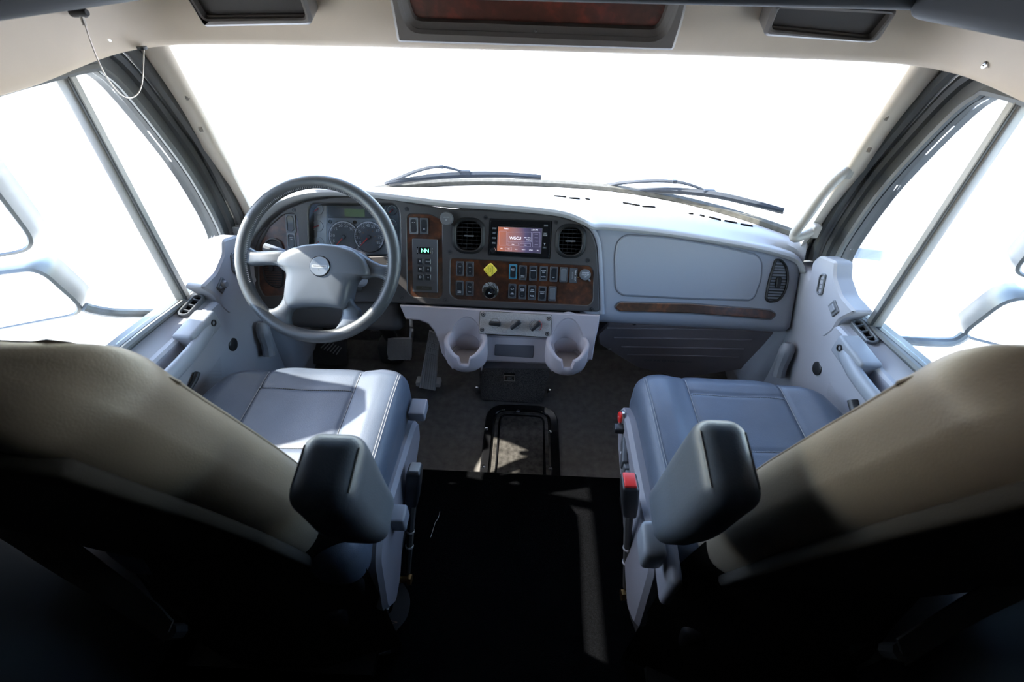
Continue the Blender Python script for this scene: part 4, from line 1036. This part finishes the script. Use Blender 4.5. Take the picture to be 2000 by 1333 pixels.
t, F, b_ = pedal('clutch_pedal', [(722, 646), (741, 645), (742, 661), (728, 664), (721, 660)], 1.95, 4, 4, 'rubber', 'small black rubber pedal beside the brake pedal', None)
MB().tube([F.p(b_[1]*.5+b_[0]*.5, b_[3]-.004, -.01), on(732, 625, t=1.98)], .008, 8).build('pedal_arm', 'black_plastic', t)
# accelerator
F = Fr(on(836, 700, t=1.78), (1, 0, 0), (0, .42, .90)); ac = thing('accelerator_pedal', on(835, 760, Z=.01), 'long grey ribbed accelerator pedal standing on the floor', 'pedal')
q = [F.px(u, v) for u, v in ((838, 646), (858, 655), (850, 764), (818, 758))]
MB().prism(F, ccw(q), -.012, 0, .002).build('treadle', 'rubber_grey', ac)
tl, tr, br, blc = [Vector(p) for p in q]
for i in range(7):
    a = (i+.5)/7; a0, a1 = a-.045, a+.045
    for j0, j1 in ((.0, .16), (.18, .25), (.27, .34), (.37, .99)):
        pts = [tl.lerp(tr, a0).lerp(blc.lerp(br, a0), j0), tl.lerp(tr, a1).lerp(blc.lerp(br, a1), j0), tl.lerp(tr, a1).lerp(blc.lerp(br, a1), j1), tl.lerp(tr, a0).lerp(blc.lerp(br, a0), j1)]
        MB().prism(F, [tuple(p) for p in pts], -.001, .0035, .0006).build('rib', 'rubber_grey', ac)
m = MB(); c = F.p(*q[3], -.03); MB().rbox(.05, .02, .012, .005, lambda x, y, z: Vector((c.x+.03+x, c.y+.02+y, max(.005, c.z-.0)+z)), n=(1, 1, 1)).build('heel_hinge', 'rubber_grey', ac)
# foot rest with diagonal ridges
F = Fr(on(645, 683, t=1.93), (1, 0, 0), (0, .5, .86)); fr_ = thing('foot_rest', F.o, 'black foot rest with diagonal ridges under the steering column', 'foot rest')
MB().prism(F, rrect(-.02, .0, .17, .14, .02), -.02, 0, .006).build('plate', 'rubber', fr_)
for k in range(6):
    a = F.px(627+k*6, 686+k*2.6-6); b = F.px(642+k*5, 669+k*2.6-3)
    d = Vector((b[0]-a[0], b[1]-a[1])); n_ = Vector((-d.y, d.x)).normalized()*.0022
    MB().prism(F, [(a[0]+n_.x, a[1]+n_.y), (a[0]-n_.x, a[1]-n_.y), (b[0]-n_.x, b[1]-n_.y), (b[0]+n_.x, b[1]+n_.y)], -.001, .004, .001).build('ridge', 'rubber_grey', fr_)

# ================================================================== filter access cover below the glove box
KF = Fr((.55, 1.215, .38), (1, 0, 0), (0, -.19, .98)); K = KF.px
kp = thing('filter_cover', KF.p(0, -.15), 'dark charcoal ribbed access cover under the passenger dash', 'cover')
ko = fillet([K(u, v) for u, v in ((1188, 632), (1339, 636), (1450, 645), (1545, 652), (1520, 690), (1493, 716), (1330, 740), (1244, 719), (1169, 673), (1166, 655))], .012)
MB().prism(KF, ko, -.03, 0, .006).build('cover_plate', 'kick', kp)
def kz(x, y): return K(1150+x/3.174, 330+y/3.174, .001)
for y, x0, x1 in ((988, 110, 1090), (1047, 155, 1010), (1103, 200, 960), (1152, 240, 930)):
    a = kz(x0, y); b = kz(x1, y+14); MB().prism(KF, ccw([(a[0], a[1]-.0028), (b[0], b[1]-.0028), (b[0], b[1]+.0028), (a[0], a[1]+.0028)]), -.001, .004, .0018).build('rib', 'kick', kp)
for x, y in ((130, 1118), (282, 962), (880, 985)): MB().lathe(KF.sub(*kz(x, y)), [(.006, -.001), (.006, .003), (.003, .004), (0, .002)], 12).build('screw', 'steel' if y > 1000 else 'black_plastic', kp)
a = kz(300, 1190); b = kz(680, 1196); text('CAB AIR FILTER ACCESS', .0165, KF, (a[0]+b[0])/2, (a[1]+b[1])/2, .001, 'plate_dark', kp)

# ================================================================== subwoofer box
sb = thing('subwoofer_box', (-.03, 1.22, 0), 'speckled black carpeted subwoofer box standing below the console', 'subwoofer')
def P3(u, v, Y): return on(u, v, Y=Y)
fr3 = [on(938, 708, t=1.74), on(1062, 713, t=1.74), on(1072, 738, t=1.76), on(1058, 791, Z=.002), on(940, 783, Z=.002), on(936, 735, t=1.75)]
bk3 = [p+Vector((0, .16, .03 if i in (0, 1) else 0)) for i, p in enumerate(fr3)]
m = MB(); m.add(fr3+bk3, [(5, 4, 3, 2, 1, 0), tuple(range(6, 12))]+[(i, (i+1) % 6, 6+(i+1) % 6, 6+i) for i in range(6)])
me = m.mesh('box_shell', 40); ob = obj('box_shell', me, 'sub_carpet', sb); bv = ob.modifiers.new('b', 'BEVEL'); bv.width = .008; bv.segments = 3
n = (fr3[1]-fr3[0]).cross(fr3[4]-fr3[0]).normalized(); n = -n if n.y > 0 else n
SF = Fr(fr3[0].lerp(fr3[3], .5), (fr3[1]-fr3[0]), n.cross(fr3[1]-fr3[0]));
x, y = SF.px(995, 735); MB().prism(SF, rrect(x, y, .042, .027, .002), -.02, .014, .001).build('badge', 'label_black', sb)
MB().prism(SF, rrect(x, y, .042, .027, .002), .011, .0150, holes=[rrect(x, y, .038, .023, .001)]).build('badge_frame', 'steel', sb)
text('JBL', .018, SF, x+.003, y, .0145, 'grey_print', sb, wide=.85); text('!', .016, SF, x-.016, y, .0145, 'needle_red', sb)
for u, v in ((932, 757), (1073, 762)): MB().lathe(Fr(on(u, v, Z=.035), (1, 0, 0), (0, 1, 0)), [(.010, -.035), (.010, -.004), (.007, .004), (0, .005)], 12).build('bolt', 'chrome', sb)

# ================================================================== floor hatch
ha = thing('floor_hatch', (0, 1.0, 0), 'glossy black floor hatch with chrome screws in front of the carpet', 'hatch')
G = Fr((0, 0, 0), (1, 0, 0), (0, 1, 0))
def fz(u, v): q = on(u, v, Z=.004); return (q.x, q.y)
lw = fz(938, 912)[0]; rw = fz(1094, 918)[0]; yt = fz(1005, 792)[1]
out = fillet([(lw, .85), (rw, .85), (rw, yt), (lw, yt)], [.005, .005, .085, .085], 8)
inn = fillet([(lw+.032, .84), (rw-.032, .84), (rw-.032, yt-.030), (lw+.032, yt-.030)], [.005, .005, .06, .06], 8)
MB().prism(G, out, .0, .012, .005, holes=[inn], hb=.004).build('frame', 'gloss_black', ha)
MB().prism(G, inset(ccw(inn), .006), .0, .007, .002).build('lid', 'plate_hatch', ha)
i3 = inset(ccw(inn), .028); MB().prism(G, inset(ccw(inn), .020), .004, .011, .003, holes=[i3], hb=.003).build('lid_bead', 'gloss_black', ha)
sc2 = MB().lathe(UNIT, [(.0078, 0), (.0078, .002), (.005, .005), (0, .0055)], 14).mesh('screw')
for u, v in ((1012, 803), (950, 838), (1074, 844), (944, 911), (1075, 915)):
    q = on(u, v, Z=.012); obj('screw', sc2, 'chrome', ha, mw=Matrix.Translation((q.x, q.y, .010)))
# ================================================================== seats
def seat(s):
    who = 'driver' if s < 0 else 'passenger'; cx = s*.562 if s < 0 else .572
    t = thing('truck_seat', (cx, .55, .02), 'dark grey leather %s seat with folded armrest, seen from behind' % who, 'seat', 'front seats')
    HW, HY = .262, .26; yc = .615 if s < 0 else .64
    sx = (-.122, .128); sy = (.615 if s < 0 else .665, .795 if s < 0 else .835)
    def cf(x, y, z):
        f = sm(-.05, .3, y)
        X = cx+x*(1-.10*sm(.09, .26, y)*sm(.1, .262, s*x))
        Y = yc+y+.030*f*(1-(x/HW)**2)-.035*sm(.09, .26, y)*sm(.05, .26, s*x)
        Z = .432+z*1.0+.012*sm(-.1, .3, y)-.02*sm(.2, .32, y)
        if z > 0:
            Z += .026*sm(.12, .2, abs(x))*(1-.4*sm(.1, .3, y)) - .006*(1-sm(.0, .12, abs(x)))
            for q in sx: Z -= .0045*math.exp(-((x-q)/.005)**2)
            if sx[0] < x < sx[1]:
                for q in sy: Z -= .0035*math.exp(-((Y-q)/.005)**2)
        return Vector((X, Y, Z))
    c = MB().rbox(HW, HY, .068, .05, cf, n=(84, 84, 3), rs=5).build('seat_cushion', 'leather', t, ang=70)
    def top(x, y): return cf(x, y, .068)
    for q in sx: MB().tube([top(q, -.2+.42*i/30)+Vector((0, 0, .002)) for i in range(31)], .0012, 5).build('seam', 'stitch', c)
    for Yv in sy:
        m = MB()
        for i in range(46):
            x = sx[0]+(sx[1]-sx[0])*(i+.5)/46; p = top(x, Yv-yc-.030*sm(-.05, .3, Yv-yc)); m.box(-.0018, .0018, -.0007, .0007, -.0005, .0012, Fr(p+Vector((0, 0, .001)), (1, 0, 0), (0, 1, 0)))
        g = m.build('stitching', 'stitch' if s > 0 else 'label_black', c); g['kind'] = 'stuff'
    xi = -s*(HW-.022)
    for dx in (0, .006): MB().tube([cf(xi+s*dx, -.22+.44*i/30, .068*.93)+Vector((-s*.002, 0, .001)) for i in range(31)], .0009, 5).build('edge_seam', 'stitch', c)
    # pan below the cushion
    MB().rbox(.25, .25, .05, .02, lambda x, y, z: Vector((cx+x, yc+y, .345+z)), n=(2, 2, 1)).build('seat_pan', 'black_plastic', t)
    # side shield, inboard
    xs_ = cx-s*.268
    F = Fr((xs_, 0, 0), (0, s, 0), (0, 0, 1))                  # normal faces the aisle
    if F.n.x*s > 0: F = Fr((xs_, 0, 0), (0, -s, 0), (0, 0, 1))
    sg = 1 if F.x.y > 0 else -1
    sh = [(.36, .24), (.40, .40), (.44, .44), (.60, .425), (.78, .40), (.815, .37), (.80, .31), (.68, .27), (.52, .24), (.46, .18), (.40, .17)]
    if s > 0: sh = [(.36, .22), (.40, .42), (.46, .47), (.56, .455), (.78, .455), (.855, .42), (.86, .385), (.80, .33), (.62, .27), (.50, .20), (.42, .17)]
    shield = MB().prism(F, fillet([(sg*a, b) for a, b in sh], .02), -.03, .012 if s < 0 else .020, .010).build('side_shield', 'seat_plastic', t, 'grey plastic seat side shield')
    # suspension base and skirts
    MB().rbox(.20, .20, .13, .02, lambda x, y, z: Vector((cx+x, .53+y, .17+z)), n=(1, 1, 1)).build('suspension_base', 'black_plastic', t)
    MB().box(cx-.23, cx+.23, .28, .80, .023 if False else .0225, .05).build('base_plate', 'black_plastic', t)
    rows = []
    for k, (hw, y, z) in enumerate(((.22, .338, .58), (.245, .332, .50), (.258, .325, .40), (.270, .31, .26), (.285, .29, .13), (.285, .29, .03))):
        rows.append([Vector((cx+x, y+(.0 if abs(x) < hw else .06), z)) for x in (-hw-.002, -hw, -hw*.4, hw*.4, hw, hw+.002)])
    MB().grid(rows, flip=False).build('rear_skirt', 'shaded_back_cloth', t)
    # backrest
    def bf(x, y, z):
        zz = z; hz = .345
        wsc = lerp([(-.345, .93), (-.1, .98), (.02, .97), (.12, .94), (.2, .91), (.30, .88), (.345, .85)], z)
        taper = 1-.10*sm(.02, -.06, y)
        X = cx+x*wsc*taper*(.93 if s < 0 else 1)-(.012 if s < 0 else 0)*sm(-.1, .25, z)
        drop = (.060 if s < 0 else .035)*(abs(x)/.235)**3*sm(.1, .34, z)
        Z = (.802 if s < 0 else .840)+(z-drop)*(.955 if s < 0 else .99); Y = .372-.268*(Z-.866)+y-.05
        Y += .018*sm(.11, .2, abs(x))*(1 if y > 0 else 0)          # side bolsters reach forward
        Y += -.02*(1-sm(0, .2, abs(x)))*(0 if y > 0 else 1)*0
        return Vector((X, Y, Z))
    b = MB().rbox(.236, .055, .345, .045, bf, n=(30, 4, 40), rs=5).build('backrest', 'leather_warm_lit', t, ang=70)
    # edge piping along the front outline of the backrest
    pts = [bf(-s*.2225, .0415, -.25+.53*i/24) for i in range(25)]+[bf(-s*.2225*(1-i/8), .0415, .331) for i in range(2, 9)]
    MB().tube(catmull(pts, 2), .0022, 6).build('piping', 'leather_warm_lit', b)
    # back cover, its near black mostly painted shade
    def bc(x, y, z):
        p = bf(x, -.055, z-.025); n = Vector((0, -.966, -.26)); return p+n*(y+.004)
    MB().rbox(.224, .010, .312, .008, bc, n=(8, 1, 12)).build('back_cover', 'shaded_back_cloth', b)
    # armrest folded up beside the backrest
    up = Vector((0, -.26, .966)); fwd = Vector((0, .966, .26)); axx = Vector((s, 0, 0))
    if s > 0: o0 = Vector((.262, .385, .70)); L, T, Wd = .135, .058, .036
    else: o0 = Vector((-.232, .345, .715)); L, T, Wd = .110, .050, .042
    def af(x, y, z):
        k = (z+L)/(2*L)                                         # 0 root .. 1 tip
        yy = y*(.80+.20*sm(0, .6, k))
        return o0+axx*(x*(1-.0*k)+.0*k)+fwd*(yy+.012*sm(.3, 1, k))+up*(z+.10)
    a = MB().rbox(Wd, T, L, .026, af, n=(6, 8, 12), rs=5).build('armrest', 'leather', t, ang=70)
    # stitched seams round the tip face
    for q in (-1, 1):
        pts = [af(q*(Wd-.0072), -T+.022+(2*T-.044)*i/12, L-.0072) for i in range(13)]
        MB().tube(pts, .0013, 5).build('seam', 'stitch', a)
    return t, F, sg, shield
tl_, Fl, gl_, shl = seat(-1); tr_, Frt, gr_, shr = seat(1)
# --- driver seat: slide lever and knob
def pr(u, v, X): q = on(u, v, X=X); return q
c = pr(820, 801, -.268); MB().rbox(.022, .028, .016, .005, lambda x, y, z: c+Vector((x-.004, y, z)), n=(1, 1, 1)).build('adjust_lever', 'seat_plastic', tl_, 'light grey adjuster lever')
c = pr(785, 1012, -.262); MB().rbox(.022, .022, .024, .006, lambda x, y, z: c+Vector((x-.01, y, z)), n=(1, 1, 1)).build('recline_knob', 'handle_grey', tl_)
# --- passenger seat: control strip on the side shield
XS = .572-.268-.020
def ctl(u, v): q = on(u, v, X=XS); return (gr_*q.y, q.z)
x, y = ctl(1216, 816); F = Frt.sub(x, y, .020); bt = MB().lathe(F, [(.020, -.002), (.020, .004), (.017, .005)], 24).build('button_ring', 'steel', tr_)
MB().lathe(F, [(.016, 0), (.016, .009), (.013, .011), (0, .011)], 24).build('heater_button', 'red', tr_, 'round red seat button'); text('C', .014, F, 0, 0, .011, 'white_print', tr_, 'symbol')
x, y = ctl(1217, 838); F = Frt.sub(x, y, .020); MB().rbox(.012, .010, .014, .004, lambda x, y, z: F.p(x, y, .010+z), n=(1, 1, 1)).build('toggle', 'black_plastic', tr_)
x, y = ctl(1222, 885); F = Frt.sub(x, y, .020); MB().rbox(.040, .017, .008, .005, lambda x, y, z: F.p(x, y, .004+z+.006*x/.04), n=(2, 1, 1)).build('rocker_control', 'switch_body', tr_); MB().prism(F, rrect(0, 0, .007, .007, .003), .012, .0125).build('symbol', 'white_print', tr_)
for u, v in ((1226, 918), (1229, 932)):
    x, y = ctl(u, v); F = Frt.sub(x, y, .020); k = MB().rbox(.009, .018, .008, .003, lambda x, y, z: F.p(x, y, .004+z), n=(1, 1, 1)).build('lumbar_switch', 'switch_dark_grey', tr_); text('u', .010, F, 0, .0, .0122, 'white_print', k, 'symbol')
# recliner handle
P = [on(u, v, X=.272) for u, v in ((1262, 1035), (1272, 1075), (1290, 1110))]
c = on(1272, 1065, X=.265); MB().rbox(.022, .035, .030, .012, lambda x, y, z: c+Vector((x, y*.9-.5*z*0, z+.3*y)), n=(2, 2, 2)).build('recline_handle', 'handle_grey', tr_, 'chunky grey recliner handle')
c2 = on(1300, 1085, X=.305); MB().rbox(.012, .07, .055, .012, lambda x, y, z: c2+Vector((x, y, z+.25*y)), n=(1, 3, 2)).build('recline_cover', 'seat_plastic', tr_)
# ================================================================== belt buckles, tethers, belts
def buckle(s, top_px, X, base_px, label):
    a = on(*top_px, X=X); b = on(*base_px, Z=.07); t = thing('seat_belt_buckle', b, label, 'buckle', 'seat belt buckles')
    d = (b-a).normalized(); q = a+d*.13
    F = Fr(a+d*.045, Vector((0, 1, 0)).cross(d) if False else (1, 0, 0), Vector((0, -d.z, d.y)))
    ex = Vector((1, 0, 0)); ey = (Vector((0, 1, 0))-d*d.y).normalized()
    MB().rbox(.018, .024, .055, .008, lambda x, y, z: a+d*(.05-z)+ex*x*(1-.15*sm(0, .05, -z))+ey*y, n=(2, 2, 2)).build('buckle_body', 'black_plastic', t)
    MB().rbox(.013, .018, .006, .003, lambda x, y, z: a+d*(-.004-z)+ex*x+ey*y, n=(1, 1, 1)).build('release_button', 'red' if s > 0 else 'bar_grey', t, 'red release button' if s > 0 else None)
    MB().tube([a+d*.10, a.lerp(b, .45), b], [.011, .010, .008], 8).build('stalk', 'rubber', t)
    for k in (.55, .7): MB().tube([a.lerp(b, k), a.lerp(b, k+.015)], .0112, 8).build('sleeve_ring', 'rubber_grey', t)
    MB().tube([b, b+Vector((0, -.005, -.012))], .004, 6).build('cable_end', 'chrome', t)
buckle(-1, (810, 918), -.252, (796, 1122), 'seat belt buckle on a stalk beside the driver seat')
buckle(1, (1230, 942), .240, (1222, 1148), 'seat belt buckle with red button beside the passenger seat')
def tether(s, bolt_a, bolt_b, pts, tagpx, stitch, label):
    b = on(*bolt_a, Z=.065); e = on(*bolt_b, Z=.065); t = thing('tether_strap', Vector((b.x, b.y, .022)), label, 'strap', 'seat tether straps')
    MB().tube([b, e], .009, 12).build('anchor_bolt', 'brass', t); d = (e-b).normalized()
    MB().tube([b-d*.010, b], .015, 6).build('bolt_head', 'brass', t); MB().tube([e, e+d*.003], .020, 16).build('washer', 'steel', t)
    P = catmull([on(u, v, Z=z) for u, v, z in pts], 5); MB().strip(P, .045, (1, .15, 0), .004).build('webbing', 'webbing', t)
    m = MB()
    for (u0, v0), (u1, v1) in stitch:
        a_, b_ = on(u0, v0, Z=.046), on(u1, v1, Z=.046); m.tube([a_, b_], .0009, 4)
    m.build('zigzag_stitching', 'stitch_brown', t)
    q = on(*tagpx, Z=.05); MB().rbox(.005, .009, .001, .0008, lambda x, y, z: q+Vector((x, y, z)), n=(1, 1, 1)).build('care_tag', 'paper', t)
tether(-1, (797, 1133), (774, 1132), [(772, 1150, .06), (784, 1172, .048), (780, 1200, .042), (762, 1222, .038), (748, 1250, .03), (746, 1280, .026)], (757, 1184), [((750, 1210), (776, 1216)), ((738, 1226), (764, 1237)), ((750, 1210), (764, 1237)), ((776, 1216), (738, 1226)), ((744, 1218), (770, 1226))], 'black webbing tether strap bolted behind the driver seat')
tether(1, (1220, 1163), (1251, 1163), [(1246, 1180, .06), (1246, 1200, .048), (1255, 1225, .042), (1262, 1255, .036), (1266, 1290, .026)], (1272, 1226), [((1240, 1248), (1272, 1250)), ((1246, 1270), (1277, 1271)), ((1240, 1248), (1277, 1271)), ((1272, 1250), (1246, 1270)), ((1241, 1258), (1274, 1260))], 'black webbing tether strap bolted behind the passenger seat')
for s, pts in ((-1, [(-60, 975, -.80), (60, 1045, -.74), (180, 1125, -.68), (290, 1200, -.60), (330, 1235, -.56)]), (1, [(2060, 1105, .80), (1930, 1170, .72), (1830, 1230, .64), (1760, 1275, .58)])):
    P = [on(u, v, X=X) for u, v, X in pts]; t = thing('seat_belt', P[-1], 'black seat belt webbing running behind the %s seat' % ('driver' if s < 0 else 'passenger'), 'seat belt', 'seat belts')
    MB().strip(catmull(P, 4), .048, (0, .6, .8), .003).build('webbing', 'webbing', t)
    c = P[-1]; MB().tube([c, c+Vector((0, .01, -.03))], .012, 8).build('anchor', 'black_plastic', t)
# a stray thread on the carpet
P = catmull([on(u, v, Z=.024) for u, v in ((859, 1000), (856, 1012), (850, 1022), (845, 1038), (841, 1050))], 4)
tag(MB().tube(P, .0006, 4).build('loose_thread', 'paper'), 'loose white thread lying on the black carpet', 'thread')
